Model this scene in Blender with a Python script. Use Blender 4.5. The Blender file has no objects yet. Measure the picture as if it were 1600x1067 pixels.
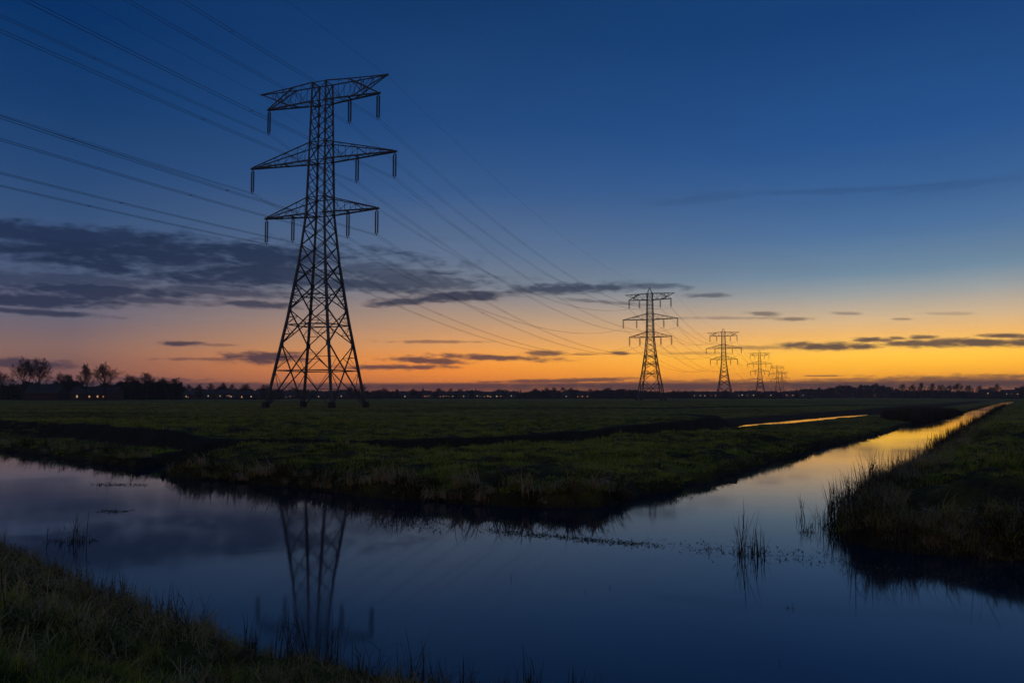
import bpy, math, random
import numpy as np
from mathutils import Vector, Matrix

rnd = random.Random(11)
nrs = np.random.RandomState(5)
scene = bpy.context.scene
COL = scene.collection
R = math.radians


def lin(r, g, b):
    f = lambda c: (c / 255 / 12.92) if c / 255 <= 0.04045 else ((c / 255 + 0.055) / 1.055) ** 2.4
    return (f(r), f(g), f(b), 1.0)


# ------------------------------------------------------------------ camera
EYE = 1.7
TILT = math.degrees(math.atan(86.5 / 1200))
cam_data = bpy.data.cameras.new("camera")
cam_data.lens = 27.0
cam_data.sensor_width = 36.0
cam_data.clip_start = 0.05
cam_data.clip_end = 30000
camera = bpy.data.objects.new("camera", cam_data)
camera.location = (0, 0, EYE)
camera.rotation_euler = (R(90 + TILT), 0, 0)
COL.objects.link(camera)
scene.camera = camera

# ------------------------------------------------------------------ colour management
scene.view_settings.view_transform = 'Standard'
scene.view_settings.look = 'None'
scene.view_settings.exposure = 0.0
scene.view_settings.gamma = 1.0
scene.view_settings.use_curve_mapping = False
scene.cycles.max_bounces = 8
scene.cycles.transparent_max_bounces = 8
scene.cycles.volume_bounces = 0

# ------------------------------------------------------------------ sky after sunset
GLOW_AZ = 28.0
world = bpy.data.worlds.new("World")
scene.world = world
world.use_nodes = True
wt = world.node_tree
wt.nodes.clear()


def N(kind, **kw):
    n = wt.nodes.new(kind)
    for k, v in kw.items():
        setattr(n, k, v)
    return n


def L(a, b):
    wt.links.new(a, b)


def math_node(op, a, b=None, clamp=False):
    n = N('ShaderNodeMath', operation=op, use_clamp=clamp)
    for i, v in enumerate((a, b)):
        if v is None:
            continue
        if isinstance(v, (int, float)):
            n.inputs[i].default_value = v
        else:
            L(v, n.inputs[i])
    return n.outputs[0]


def map_range(v, a, b, c, d, smooth=False):
    n = N('ShaderNodeMapRange', interpolation_type='SMOOTHSTEP' if smooth else 'LINEAR', clamp=True)
    L(v, n.inputs[0])
    for i, x in enumerate((a, b, c, d)):
        n.inputs[1 + i].default_value = x
    return n.outputs[0]


def mix_col(fac, a, b):
    n = N('ShaderNodeMix', data_type='RGBA')
    for s, v in ((0, fac), (6, a), (7, b)):
        if isinstance(v, (int, float)):
            n.inputs[s].default_value = v
        elif isinstance(v, tuple):
            n.inputs[s].default_value = v
        else:
            L(v, n.inputs[s])
    return n.outputs[2]


tc = N('ShaderNodeTexCoord')
sep = N('ShaderNodeSeparateXYZ')
L(tc.outputs['Generated'], sep.inputs[0])
az = math_node('MULTIPLY', math_node('ARCTAN2', sep.outputs[0], sep.outputs[1]), 180 / math.pi)
el = math_node('MULTIPLY', math_node('ARCSINE', sep.outputs[2]), 180 / math.pi)


def sky_ramp(stops):
    n = N('ShaderNodeValToRGB')
    fac = math_node('DIVIDE', el, 90.0, clamp=True)
    L(fac, n.inputs[0])
    cr = n.color_ramp
    while len(cr.elements) < len(stops):
        cr.elements.new(0.5)
    for e, (deg, c) in zip(cr.elements, stops):
        e.position = deg / 90.0
    for e, (deg, c) in zip(cr.elements, stops):
        e.color = lin(*c)
    return n.outputs[0]


ramp_glow = sky_ramp([(0, (226, 128, 48)), (1.0, (243, 156, 44)), (2.0, (255, 180, 46)), (2.8, (255, 194, 64)), (4.2, (233, 178, 102)),
                      (5.4, (202, 174, 138)), (7.0, (154, 158, 158)), (8.4, (114, 141, 163)), (11.2, (79, 116, 160)),
                      (13.3, (62, 102, 152)), (17.3, (40, 84, 143)), (25, (23, 65, 120)), (45, (24, 60, 106)), (90, (40, 73, 112))])
ramp_mid = sky_ramp([(0, (208, 110, 50)), (1.9, (238, 138, 48)), (2.9, (236, 147, 62)), (3.8, (216, 150, 88)), (5.7, (176, 143, 116)),
                     (8.1, (124, 129, 140)), (10.4, (98, 117, 145)), (15.1, (58, 92, 140)), (19.6, (36, 75, 128)),
                     (28, (18, 57, 105)), (45, (22, 58, 102)), (90, (40, 73, 112))])
ramp_side = sky_ramp([(0, (112, 76, 78)), (1.8, (128, 88, 80)), (3.2, (126, 97, 90)), (5.2, (100, 97, 112)), (8, (76, 90, 120)),
                      (12, (52, 82, 124)), (14.9, (38, 72, 119)), (18.7, (22, 62, 111)), (24, (8, 49, 101)), (45, (20, 56, 98)), (90, (40, 73, 112))])
ramp_back = sky_ramp([(0, (122, 100, 112)), (5, (156, 122, 130)), (12, (136, 122, 144)), (25, (92, 106, 138)), (45, (58, 86, 126)), (90, (40, 73, 112))])
daz = math_node('SUBTRACT', az, GLOW_AZ)
daz = math_node('ABSOLUTE', daz)
daz = math_node('MINIMUM', daz, math_node('SUBTRACT', 360.0, daz))
c1 = mix_col(map_range(daz, 4, 33, 0, 1), ramp_glow, ramp_mid)
c2 = mix_col(map_range(daz, 33, 58, 0, 1), c1, ramp_side)
pos = N('ShaderNodeCombineXYZ')
L(az, pos.inputs[0])
L(el, pos.inputs[1])
st = N('ShaderNodeMapping', vector_type='POINT')
st.inputs['Rotation'].default_value = (0, 0, R(5))
st.inputs['Scale'].default_value = (0.16, 0.85, 1)
L(pos.outputs[0], st.inputs[0])
nz = N('ShaderNodeTexNoise', noise_dimensions='2D')
nz.inputs['Scale'].default_value = 1.0
nz.inputs['Detail'].default_value = 6
nz.inputs['Roughness'].default_value = 0.58
nz.inputs['Distortion'].default_value = 0.6
L(st.outputs[0], nz.inputs['Vector'])
st2 = N('ShaderNodeMapping', vector_type='POINT')
st2.inputs['Scale'].default_value = (0.75, 2.6, 1)
L(pos.outputs[0], st2.inputs[0])
nz2 = N('ShaderNodeTexNoise', noise_dimensions='2D')
nz2.inputs['Scale'].default_value = 1.0
nz2.inputs['Detail'].default_value = 5
nz2.inputs['Roughness'].default_value = 0.6
L(st2.outputs[0], nz2.inputs['Vector'])
n_big = math_node('MULTIPLY', math_node('SUBTRACT', nz.outputs[0], 0.52), 2.7)
n_small = math_node('MULTIPLY', math_node('SUBTRACT', nz2.outputs[0], 0.5), 1.6)
n_mix = math_node('ADD', n_big, n_small)
n_lo = math_node('ADD', math_node('MULTIPLY', n_big, 0.35), n_small)
sky_flat = mix_col(map_range(daz, 61, 150, 0, 1, True), c2, ramp_back)
low_gain = N('ShaderNodeVectorMath', operation='SCALE')      # the lowest sky burns a little past white
L(sky_flat, low_gain.inputs[0])
L(math_node('MULTIPLY', map_range(el, 0.5, 9.0, 1.48, 1.0), math_node('ADD', math_node('MULTIPLY', n_big, 0.035), 1.0)), low_gain.inputs['Scale'])
sky_base = low_gain.outputs[0]

# clouds: (azimuth, elevation, half width, half height, tilt, density), all in degrees on the sky dome
CLOUDS = [
    (30.93, 0.94, 9.13, 0.45, -0.82, 0.8),
    (23.8, 0.83, 6.38, 0.395, -0.36, 0.75),
    (9.91, 0.8, 11.87, 0.325, -0.31, 0.7),
    (-4.76, 0.76, 9.38, 0.24, 0.0, 0.6),
    (-26.82, 9.58, 12.63, 1.095, 0.83, 0.9),
    (-17.72, 8.86, 8.7, 1.085, -1.06, 0.85),
    (-28.62, 6.91, 8.14, 0.665, 0.48, 0.85),
    (-11.4, 8.18, 6.91, 0.56, -2.45, 0.8),
    (-30.21, 10.22, 10.83, 0.9, 0.95, 0.85),
    (-22.82, 9.23, 13.4, 1.485, 0.84, 0.9),
    (-30.82, 7.38, 8.17, 0.9, 2.43, 0.6),
    (-31.83, 6.09, 5.9, 0.525, 1.73, 0.85),
    (-25.55, 6.54, 4.69, 0.345, -0.7, 0.7),
    (-21.11, 7.34, 4.6, 0.4, -1.27, 0.7),
    (-18.54, 6.51, 3.45, 0.27, -1.68, 0.8),
    (-31.8, 5.36, 3.82, 0.205, -0.71, 0.8),
    (-11.41, 9.34, 5.55, 0.93, -4.14, 0.6),
    (-7.66, 8.5, 6.12, 0.75, -2.79, 0.7),
    (-3.84, 7.47, 4.3, 0.475, 2.6, 0.9),
    (-8.58, 6.93, 2.82, 0.33, 5.22, 0.85),
    (-15.54, 10.32, 4.92, 0.455, -5.12, 0.5),
    (5.04, 8.03, 5.71, 0.425, 1.1, 0.8),
    (10.0, 8.12, 3.26, 0.28, -2.23, 0.6),
    (6.93, 7.01, 3.31, 0.165, -4.9, 0.5),
    (14.36, 7.3, 1.54, 0.16, -1.91, 0.6),
    (15.67, 5.65, 3.11, 0.115, -1.62, 0.35),
    (18.31, 5.89, 1.21, 0.18, -3.99, 0.6),
    (20.14, 5.42, 1.18, 0.16, -2.03, 0.6),
    (23.74, 5.68, 1.13, 0.13, -3.49, 0.45),
    (27.06, 5.18, 0.61, 0.105, -2.64, 0.45),
    (30.03, 5.37, 1.79, 0.105, -3.18, 0.25),
    (22.25, 3.49, 3.89, 0.305, -1.75, 0.92),
    (20.6, 3.66, 2.1, 0.18, -1.37, 0.6),
    (25.16, 3.84, 1.33, 0.195, -1.82, 0.9),
    (26.75, 3.92, 0.61, 0.13, -1.87, 0.8),
    (28.22, 3.91, 0.97, 0.15, -2.31, 0.85),
    (28.13, 3.45, 2.97, 0.25, -0.92, 0.9),
    (31.72, 3.45, 3.12, 0.285, -3.08, 0.92),
    (32.77, 3.81, 1.53, 0.18, -2.54, 0.9),
    (18.04, 3.49, 2.59, 0.18, -1.32, 0.5),
    (13.61, 3.15, 2.71, 0.115, -0.63, 0.35),
    (-23.56, 3.63, 1.61, 0.195, 1.78, 0.85),
    (-20.81, 3.61, 1.47, 0.09, 1.37, 0.4),
    (-17.81, 2.81, 3.24, 0.455, 0.99, 0.9),
    (-20.99, 2.62, 3.75, 0.135, 1.03, 0.55),
    (-8.53, 2.17, 4.43, 0.215, 0.31, 0.85),
    (-5.73, 4.08, 3.79, 0.14, 0.3, 0.55),
    (-6.42, 2.7, 3.07, 0.285, -2.7, 0.88),
    (-0.96, 2.91, 4.77, 0.235, -1.7, 0.88),
    (-2.87, 3.09, 1.04, 0.145, 0.0, 0.7),
    (2.48, 3.24, 1.63, 0.215, -0.3, 0.8),
    (7.98, 3.21, 0.75, 0.14, -0.61, 0.8),
    (5.24, 3.18, 0.85, 0.095, -0.3, 0.4),
    (3.33, 1.19, 7.1, 0.165, 1.0, 0.8),
    (-3.33, 0.81, 6.15, 0.285, 0.0, 0.6),
    (15.36, 1.01, 8.81, 0.275, -0.32, 0.55),
    (30.23, 1.11, 7.12, 0.29, -0.3, 0.65),
    (23.81, 1.18, 3.99, 0.175, -0.36, 0.6),
    (22.2, 1.45, 2.04, 0.08, -0.35, 0.8),
    (17.56, 1.27, 0.61, 0.07, -0.66, 0.8),
    (-33.04, 2.08, 3.69, 0.4, -1.72, 0.75),
    (-25.0, 1.21, 3.53, 0.15, -0.64, 0.55),
    (-30.27, 2.26, 0.71, 0.165, 1.21, 0.4),
    (24.99, 13.94, 9.14, 0.25, -3.42, 0.19),
    (30.69, 13.58, 4.31, 0.275, 0.48, 0.15),
    (14.25, 14.15, 5.45, 0.27, 2.54, 0.12),
]
acc = None
for ca, ce, hw, hh, tl, den in CLOUDS:
    m = N('ShaderNodeMapping', vector_type='TEXTURE')
    m.inputs['Location'].default_value = (ca, ce, 0)
    m.inputs['Rotation'].default_value = (0, 0, R(tl))
    m.inputs['Scale'].default_value = (hw, hh, 1)
    L(pos.outputs[0], m.inputs[0])
    v = N('ShaderNodeVectorMath', operation='LENGTH')
    L(m.outputs[0], v.inputs[0])
    d = math_node('ADD', v.outputs['Value'], n_mix if hh > 0.9 else n_lo)
    k = map_range(d, 1.5 if hh > 0.9 else 1.3, 0.2 if hh > 0.9 else 0.35, 0.0, den, True)
    acc = k if acc is None else math_node('MAXIMUM', acc, k)
# the long low bank on the horizon
bank_top = math_node('ADD', math_node('MULTIPLY', n_lo, 0.16), 1.02)
bank = map_range(math_node('SUBTRACT', el, bank_top), -0.12, 0.10, 0.8, 0.0, True)
cl_lit = N('ShaderNodeMix', data_type='RGBA', blend_type='MULTIPLY')
cl_lit.inputs[0].default_value = 1.0
L(sky_base, cl_lit.inputs[6])
cl_lit.inputs[7].default_value = (0.06, 0.06, 0.06, 1)
cl_add = N('ShaderNodeMix', data_type='RGBA', blend_type='ADD')
cl_add.inputs[0].default_value = 1.0
L(cl_lit.outputs[2], cl_add.inputs[6])
cl_add.inputs[7].default_value = (0.009, 0.019, 0.054, 1)
bk_lit = N('ShaderNodeMix', data_type='RGBA', blend_type='MULTIPLY')
bk_lit.inputs[0].default_value = 1.0
L(sky_base, bk_lit.inputs[6])
bk_lit.inputs[7].default_value = (0.16, 0.16, 0.16, 1)
bk_add = N('ShaderNodeMix', data_type='RGBA', blend_type='ADD')
bk_add.inputs[0].default_value = 1.0
L(bk_lit.outputs[2], bk_add.inputs[6])
bk_add.inputs[7].default_value = (0.034, 0.032, 0.046, 1)
sky_a = mix_col(bank, sky_base, bk_add.outputs[2])
sky_b = mix_col(acc, sky_a, cl_add.outputs[2])
bg = N('ShaderNodeBackground')
L(sky_b, bg.inputs[0])
bg.inputs[1].default_value = 1.0
# the physical twilight sky adds its own faint light
nish = N('ShaderNodeTexSky', sky_type='NISHITA')
nish.sun_disc = False
nish.sun_elevation = R(0.5)
nish.sun_rotation = R(GLOW_AZ)
bg2 = N('ShaderNodeBackground')
L(nish.outputs[0], bg2.inputs[0])
bg2.inputs[1].default_value = 0.0
addsh = N('ShaderNodeAddShader')
L(bg.outputs[0], addsh.inputs[0])
L(bg2.outputs[0], addsh.inputs[1])
wo = N('ShaderNodeOutputWorld')
L(addsh.outputs[0], wo.inputs[0])

sun_data = bpy.data.lights.new("sun", 'SUN')
sun_data.energy = 0.004
sun_data.angle = R(90)
sun_data.color = (1.0, 0.55, 0.22)
sun = bpy.data.objects.new("sun", sun_data)
sd = Vector((math.sin(R(GLOW_AZ)) * math.cos(R(1.5)), math.cos(R(GLOW_AZ)) * math.cos(R(1.5)), math.sin(R(1.5))))
sun.rotation_euler = sd.to_track_quat('Z', 'Y').to_euler()
COL.objects.link(sun)


# ------------------------------------------------------------------ helpers
def tag(o, label=None, cat=None, group=None, kind=None):
    if label: o['label'] = label
    if cat: o['category'] = cat
    if group: o['group'] = group
    if kind: o['kind'] = kind
    return o


def empty(name, loc=(0, 0, 0), rz=0.0):
    o = bpy.data.objects.new(name, None)
    o.location = loc
    o.rotation_euler = (0, 0, rz)
    o.empty_display_size = 0.5
    COL.objects.link(o)
    return o


def mesh_np(name, verts, faces):
    me = bpy.data.meshes.new(name)
    me.from_pydata([tuple(v) for v in verts], [], [tuple(f) for f in faces])
    me.update()
    return me


class MB:
    def __init__(s):
        s.v, s.f = [], []

    def add(s, vs, fs):
        o = len(s.v)
        s.v.extend(tuple(x) for x in vs)
        s.f.extend(tuple(i + o for i in q) for q in fs)

    def beam(s, p, q, w, h=None, angle=False):
        p, q = Vector(p), Vector(q)
        h = h or w
        z = (q - p)
        if z.length < 1e-6:
            return
        z.normalize()
        u = Vector((0, 0, 1)) if abs(z.z) < 0.95 else Vector((1, 0, 0))
        x = z.cross(u).normalized()
        y = z.cross(x).normalized()
        if angle:   # rolled L section
            t = w * 0.16
            prof = [(-w / 2, -w / 2), (w / 2, -w / 2), (w / 2, -w / 2 + t), (-w / 2 + t, -w / 2 + t), (-w / 2 + t, w / 2), (-w / 2, w / 2)]
        else:
            prof = [(-w / 2, -h / 2), (w / 2, -h / 2), (w / 2, h / 2), (-w / 2, h / 2)]
        n = len(prof)
        vs = [p + x * a + y * b for a, b in prof] + [q + x * a + y * b for a, b in prof]
        fs = [(i, (i + 1) % n, n + (i + 1) % n, n + i) for i in range(n)]
        if angle:
            fs += [(0, 3, 2, 1), (0, 5, 4, 3), (6, 7, 8, 9), (6, 9, 10, 11)]
        else:
            fs += [tuple(range(n - 1, -1, -1)), tuple(range(n, 2 * n))]
        s.add(vs, fs)

    def tube(s, pts, radii, n=6, cap=True):
        pts = [Vector(p) for p in pts]
        if not hasattr(radii, '__len__'):
            radii = [radii] * len(pts)
        vs, fs = [], []
        for i, p in enumerate(pts):
            t = (pts[min(i + 1, len(pts) - 1)] - pts[max(i - 1, 0)])
            t = t.normalized() if t.length > 1e-9 else Vector((0, 0, 1))
            u = Vector((0, 0, 1)) if abs(t.z) < 0.9 else Vector((1, 0, 0))
            x = t.cross(u).normalized()
            y = t.cross(x).normalized()
            for k in range(n):
                a = 2 * math.pi * k / n
                vs.append(p + (x * math.cos(a) + y * math.sin(a)) * radii[i])
        for i in range(len(pts) - 1):
            for k in range(n):
                k2 = (k + 1) % n
                fs.append((i * n + k, i * n + k2, (i + 1) * n + k2, (i + 1) * n + k))
        if cap:
            fs.append(tuple(range(n - 1, -1, -1)))
            m = (len(pts) - 1) * n
            fs.append(tuple(m + k for k in range(n)))
        s.add(vs, fs)

    def box(s, c, d, rz=0.0, taper=1.0):
        cx, cy, cz = c
        vs = []
        for k, t in ((-1, 1.0), (1, taper)):
            for a, b in ((-1, -1), (1, -1), (1, 1), (-1, 1)):
                x, y = a * d[0] / 2 * t, b * d[1] / 2 * t
                vs.append((cx + x * math.cos(rz) - y * math.sin(rz), cy + x * math.sin(rz) + y * math.cos(rz), cz + k * d[2] / 2))
        s.add(vs, [(3, 2, 1, 0), (4, 5, 6, 7), (0, 1, 5, 4), (1, 2, 6, 5), (2, 3, 7, 6), (3, 0, 4, 7)])

    def mesh(s, name, mat=None):
        me = mesh_np(name, s.v, s.f)
        if mat:
            me.materials.append(mat)
        return me

    def build(s, name, mat, parent=None):
        o = bpy.data.objects.new(name, s.mesh(name, mat))
        COL.objects.link(o)
        if parent:
            o.parent = parent
        return o


def copy_tree(o, parent=None):
    c = o.copy()
    COL.objects.link(c)
    if parent:
        c.parent = parent
    for ch in list(o.children):
        copy_tree(ch, c)
    return c


# ------------------------------------------------------------------ materials
def mat_noise(name, cols, scale=4.0, rough=0.85, spec=0.2, bump=0.0, rand=0.0, detail=5):
    m = bpy.data.materials.new(name)
    m.use_nodes = True
    t = m.node_tree
    b = t.nodes['Principled BSDF']
    tcn = t.nodes.new('ShaderNodeTexCoord')
    n = t.nodes.new('ShaderNodeTexNoise')
    n.inputs['Scale'].default_value = scale
    n.inputs['Detail'].default_value = detail
    t.links.new(tcn.outputs['Object'], n.inputs['Vector'])
    r = t.nodes.new('ShaderNodeValToRGB')
    els = r.color_ramp.elements
    while len(els) < len(cols):
        els.new(0.5)
    for i, (e, c) in enumerate(zip(els, cols)):
        e.position = 0.3 + 0.4 * i / max(1, len(cols) - 1)
        e.color = (*c, 1)
    src = n.outputs[0]
    if rand:
        oi = t.nodes.new('ShaderNodeObjectInfo')
        ad = t.nodes.new('ShaderNodeMath'); ad.operation = 'MULTIPLY_ADD'
        t.links.new(oi.outputs['Random'], ad.inputs[0])
        ad.inputs[1].default_value = rand
        sb = t.nodes.new('ShaderNodeMath'); sb.operation = 'SUBTRACT'
        t.links.new(src, sb.inputs[0]); sb.inputs[1].default_value = rand / 2
        t.links.new(sb.outputs[0], ad.inputs[2])
        src = ad.outputs[0]
    t.links.new(src, r.inputs[0])
    t.links.new(r.outputs[0], b.inputs['Base Color'])
    b.inputs['Roughness'].default_value = rough
    b.inputs['Specular IOR Level'].default_value = spec
    if bump:
        bp = t.nodes.new('ShaderNodeBump')
        bp.inputs['Strength'].default_value = bump
        t.links.new(n.outputs[0], bp.inputs['Height'])
        t.links.new(bp.outputs[0], b.inputs['Normal'])
    return m


def mat_lamp(name, col, strength):
    m = bpy.data.materials.new(name)
    m.use_nodes = True
    t = m.node_tree
    b = t.nodes['Principled BSDF']
    b.inputs['Base Color'].default_value = (0.3, 0.25, 0.2, 1)
    b.inputs['Emission Color'].default_value = (*col, 1)
    b.inputs['Emission Strength'].default_value = strength
    return m


def leafy(m, share=0.35):
    t = m.node_tree
    b = t.nodes['Principled BSDF']
    out = next(n for n in t.nodes if n.type == 'OUTPUT_MATERIAL')
    tr = t.nodes.new('ShaderNodeBsdfTranslucent')
    t.links.new(b.inputs['Base Color'].links[0].from_socket, tr.inputs['Color'])
    mx = t.nodes.new('ShaderNodeMixShader')
    mx.inputs[0].default_value = share
    t.links.new(b.outputs[0], mx.inputs[1])
    t.links.new(tr.outputs[0], mx.inputs[2])
    t.links.new(mx.outputs[0], out.inputs['Surface'])
    return m


M_STEEL = mat_noise('weathered_galvanised_steel', [(0.045, 0.05, 0.05), (0.08, 0.085, 0.082)], 3.0, 0.6, 0.3)
M_CONC = mat_noise('concrete', [(0.028, 0.027, 0.024), (0.055, 0.052, 0.046)], 5.0, 0.9, 0.2, 0.3)
M_PORC = mat_noise('insulator_porcelain', [(0.05, 0.035, 0.03), (0.07, 0.05, 0.04)], 9.0, 0.35, 0.4)
M_WIRE = mat_noise('aged_aluminium_cable', [(0.06, 0.06, 0.065), (0.09, 0.09, 0.095)], 2.0, 0.6, 0.3)
M_BARK = mat_noise('winter_bark', [(0.035, 0.028, 0.022), (0.06, 0.048, 0.038)], 2.0, 0.95, 0.1)
M_TWIG = mat_noise('winter_twigs', [(0.04, 0.028, 0.022), (0.065, 0.048, 0.036)], 0.6, 0.95, 0.1)
M_WOOD = mat_noise('far_winter_wood', [(0.026, 0.026, 0.02), (0.045, 0.04, 0.03)], 0.12, 1.0, 0.05)
M_ROOFT = mat_noise('roof_tiles', [(0.03, 0.028, 0.028), (0.05, 0.045, 0.042)], 1.5, 0.8, 0.3)
M_WALL = mat_noise('dark_brick', [(0.05, 0.032, 0.026), (0.08, 0.052, 0.042)], 1.5, 0.9, 0.2)
M_PLASTER = mat_noise('grey_render', [(0.07, 0.065, 0.06), (0.10, 0.095, 0.09)], 1.5, 0.9, 0.2)
M_FRAME = mat_noise('window_frame_paint', [(0.35, 0.34, 0.32), (0.42, 0.41, 0.39)], 3, 0.6, 0.3)
M_WIN_W = mat_lamp('lit_window_warm', (1.0, 0.52, 0.18), 0.62)
M_WIN_O = mat_lamp('lit_window_orange', (1.0, 0.30, 0.06), 0.5)
M_WIN_C = mat_lamp('lit_window_pale', (1.0, 0.70, 0.36), 0.6)


def mat_grass(name, cols, share, rand=0.35):
    """blade colour that changes by patch across the meadow and a little from tuft to tuft"""
    m = bpy.data.materials.new(name)
    m.use_nodes = True
    t = m.node_tree
    b = t.nodes['Principled BSDF']
    g = t.nodes.new('ShaderNodeNewGeometry')

    def noise(scale, detail, sy=1.0, rot=0.0):
        mp = t.nodes.new('ShaderNodeMapping')
        mp.inputs['Scale'].default_value = (1, sy, 0.3)
        mp.inputs['Rotation'].default_value = (0, 0, rot)
        t.links.new(g.outputs['Position'], mp.inputs[0])
        n = t.nodes.new('ShaderNodeTexNoise')
        n.inputs['Scale'].default_value = scale
        n.inputs['Detail'].default_value = detail
        t.links.new(mp.outputs[0], n.inputs['Vector'])
        return n.outputs[0]

    def mth(op, *a):
        n = t.nodes.new('ShaderNodeMath')
        n.operation = op
        for i, v in enumerate(a):
            if isinstance(v, (int, float)):
                n.inputs[i].default_value = v
            else:
                t.links.new(v, n.inputs[i])
        return n.outputs[0]
    oi = t.nodes.new('ShaderNodeObjectInfo')
    v = mth('MULTIPLY_ADD', noise(0.75, 4), 0.75, mth('MULTIPLY', noise(0.035, 5, 2.6, R(-24)), 0.55))
    v = mth('ADD', v, mth('MULTIPLY', mth('SUBTRACT', oi.outputs['Random'], 0.5), rand))
    r = t.nodes.new('ShaderNodeValToRGB')
    els = r.color_ramp.elements
    while len(els) < len(cols):
        els.new(0.5)
    for k, (e, c) in enumerate(zip(els, cols)):
        e.position = 0.405 + 0.32 * k / (len(cols) - 1)
        e.color = (*c, 1)
    t.links.new(v, r.inputs[0])
    t.links.new(r.outputs[0], b.inputs['Base Color'])
    b.inputs['Roughness'].default_value = 0.6
    b.inputs['Specular IOR Level'].default_value = 0.25
    return leafy(m, share)


M_DIM = mat_lamp('dim_window', (1.0, 0.55, 0.25), 0.16)
M_FARM = mat_lamp('bright_farm_window', (1.0, 0.56, 0.22), 0.6)

M_G1 = mat_grass('grass_blades', [(0.02, 0.035, 0.012), (0.07, 0.10, 0.018), (0.25, 0.30, 0.022), (0.42, 0.42, 0.04)], 0.5)
M_G2 = mat_grass('tired_winter_grass', [(0.025, 0.025, 0.010), (0.11, 0.09, 0.02), (0.28, 0.22, 0.04), (0.42, 0.32, 0.08)], 0.5)
M_DRY = mat_grass('dead_grass', [(0.05, 0.030, 0.012), (0.19, 0.115, 0.045), (0.34, 0.22, 0.09), (0.50, 0.36, 0.18)], 0.4, 0.8)
M_REED = mat_noise('dead_reed', [(0.035, 0.028, 0.018), (0.08, 0.06, 0.036)], 2.0, 0.75, 0.15, rand=0.5)

# ------------------------------------------------------------------ the lie of the land
WATER_Z = -1.5
LB = [(-400, 357), (-120, 121), (-60, 71), (-30.92, 46.74), (-25.28, 42.19), (-20.05, 37.35), (-17.3, 35.3)]
PB = [(-14.46, 31.87), (-11.6, 29.92), (-9.44, 28.61), (-6.55, 26.49), (-4.09, 24.82), (-1.94, 23.62), (0.0, 22.8), (1.48, 22.54),
      (2.64, 22.94), (3.59, 24.21), (4.64, 25.63), (5.79, 27.04), (8.4, 30.87), (12.58, 38.07), (21.39, 51.7), (33.83, 70.41),
      (46.63, 90.0), (62.75, 113.76), (86.38, 148.69), (170.73, 275.94), (352.0, 548.0)]
RB = [(358.5, 548.0), (136.53, 214.67), (74.69, 120.85), (48.12, 80.65), (34.99, 60.54), (27.19, 48.48), (22.16, 40.44), (17.49, 33.22),
      (13.56, 27.41), (10.5, 23.21), (8.75, 20.5), (7.85, 18.9), (7.6, 17.7), (7.8, 16.8), (8.6, 15.9), (10.0, 15.1),
      (14, 12.6), (30, -0.5), (80, -36), (200, -120)]
NB = [(-400, 336), (-120, 106), (-60, 58), (-24, 27.5), (-10.3, 15.69), (-8.66, 14.27), (-7.04, 12.85), (-5.71, 11.65), (-4.19, 10.28), (-3.08, 9.46),
      (-2.0, 9.0), (-1.05, 8.5), (0.2, 7.75), (3.4, 5.6), (8.4, 1.9), (30, -14), (80, -50), (200, -134)]
DITCH = [(-15.6, 32.6), (-15.2, 36.5), (-13.5, 39.2), (-10, 39.3), (-6, 38.4), (-2, 40.8), (3, 46), (9.5, 56.5), (18, 69.5), (27.5, 87),
         (42.2, 108.3), (68.6, 145.5), (120, 222), (200, 340), (330, 535)]
DITCH2 = [(-10, 118), (23.7, 142), (75, 200), (138, 267), (228, 370), (330, 500)]
WATER_POLY = LB + PB + RB + NB[::-1]
PEN_POLY = PB + DITCH[::-1]
RIGHT_POLY = RB + [(9000, -120), (9000, 9000), (5900, 9000)]
NEAR_POLY = NB + [(9000, -134), (9000, -9000), (-9000, -9000), (-9000, 336)]


def inside(poly, x, y):
    c = np.zeros(x.shape, bool)
    n = len(poly)
    for i in range(n):
        x1, y1 = poly[i]
        x2, y2 = poly[(i + 1) % n]
        if y1 == y2:
            continue
        cond = ((y1 > y) != (y2 > y)) & (x < (x2 - x1) * (y - y1) / (y2 - y1) + x1)
        c ^= cond
    return c


def dist(poly, x, y):
    d = np.full(x.shape, 1e9)
    for (x1, y1), (x2, y2) in zip(poly[:-1], poly[1:]):
        dx, dy = x2 - x1, y2 - y1
        t = np.clip(((x - x1) * dx + (y - y1) * dy) / (dx * dx + dy * dy), 0, 1)
        d = np.minimum(d, (x - x1 - t * dx) ** 2 + (y - y1 - t * dy) ** 2)
    return np.sqrt(d)


def vnoise(x, y, seed=0):
    xi, yi = np.floor(x).astype(np.int64), np.floor(y).astype(np.int64)
    xf, yf = x - xi, y - yi
    xf, yf = xf * xf * (3 - 2 * xf), yf * yf * (3 - 2 * yf)

    def h(a, b):
        n = (a * 374761393 + b * 668265263 + seed * 1442695041) & 0x7fffffff
        n = ((n ^ (n >> 13)) * 1274126177) & 0x7fffffff
        return ((n ^ (n >> 16)) & 0xffff) / 65535.0
    a = h(xi, yi) * (1 - xf) + h(xi + 1, yi) * xf
    b = h(xi, yi + 1) * (1 - xf) + h(xi + 1, yi + 1) * xf
    return a * (1 - yf) + b * yf - 0.5


def fbm(x, y, s, o=4, seed=0):
    v, a = 0.0, 1.0
    for i in range(o):
        v = v + a * vnoise(x * s, y * s, seed + i * 17)
        s *= 2.03
        a *= 0.5
    return v


def sst(a, b, v):
    t = np.clip((v - a) / (b - a), 0, 1)
    return t * t * (3 - 2 * t)


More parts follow.
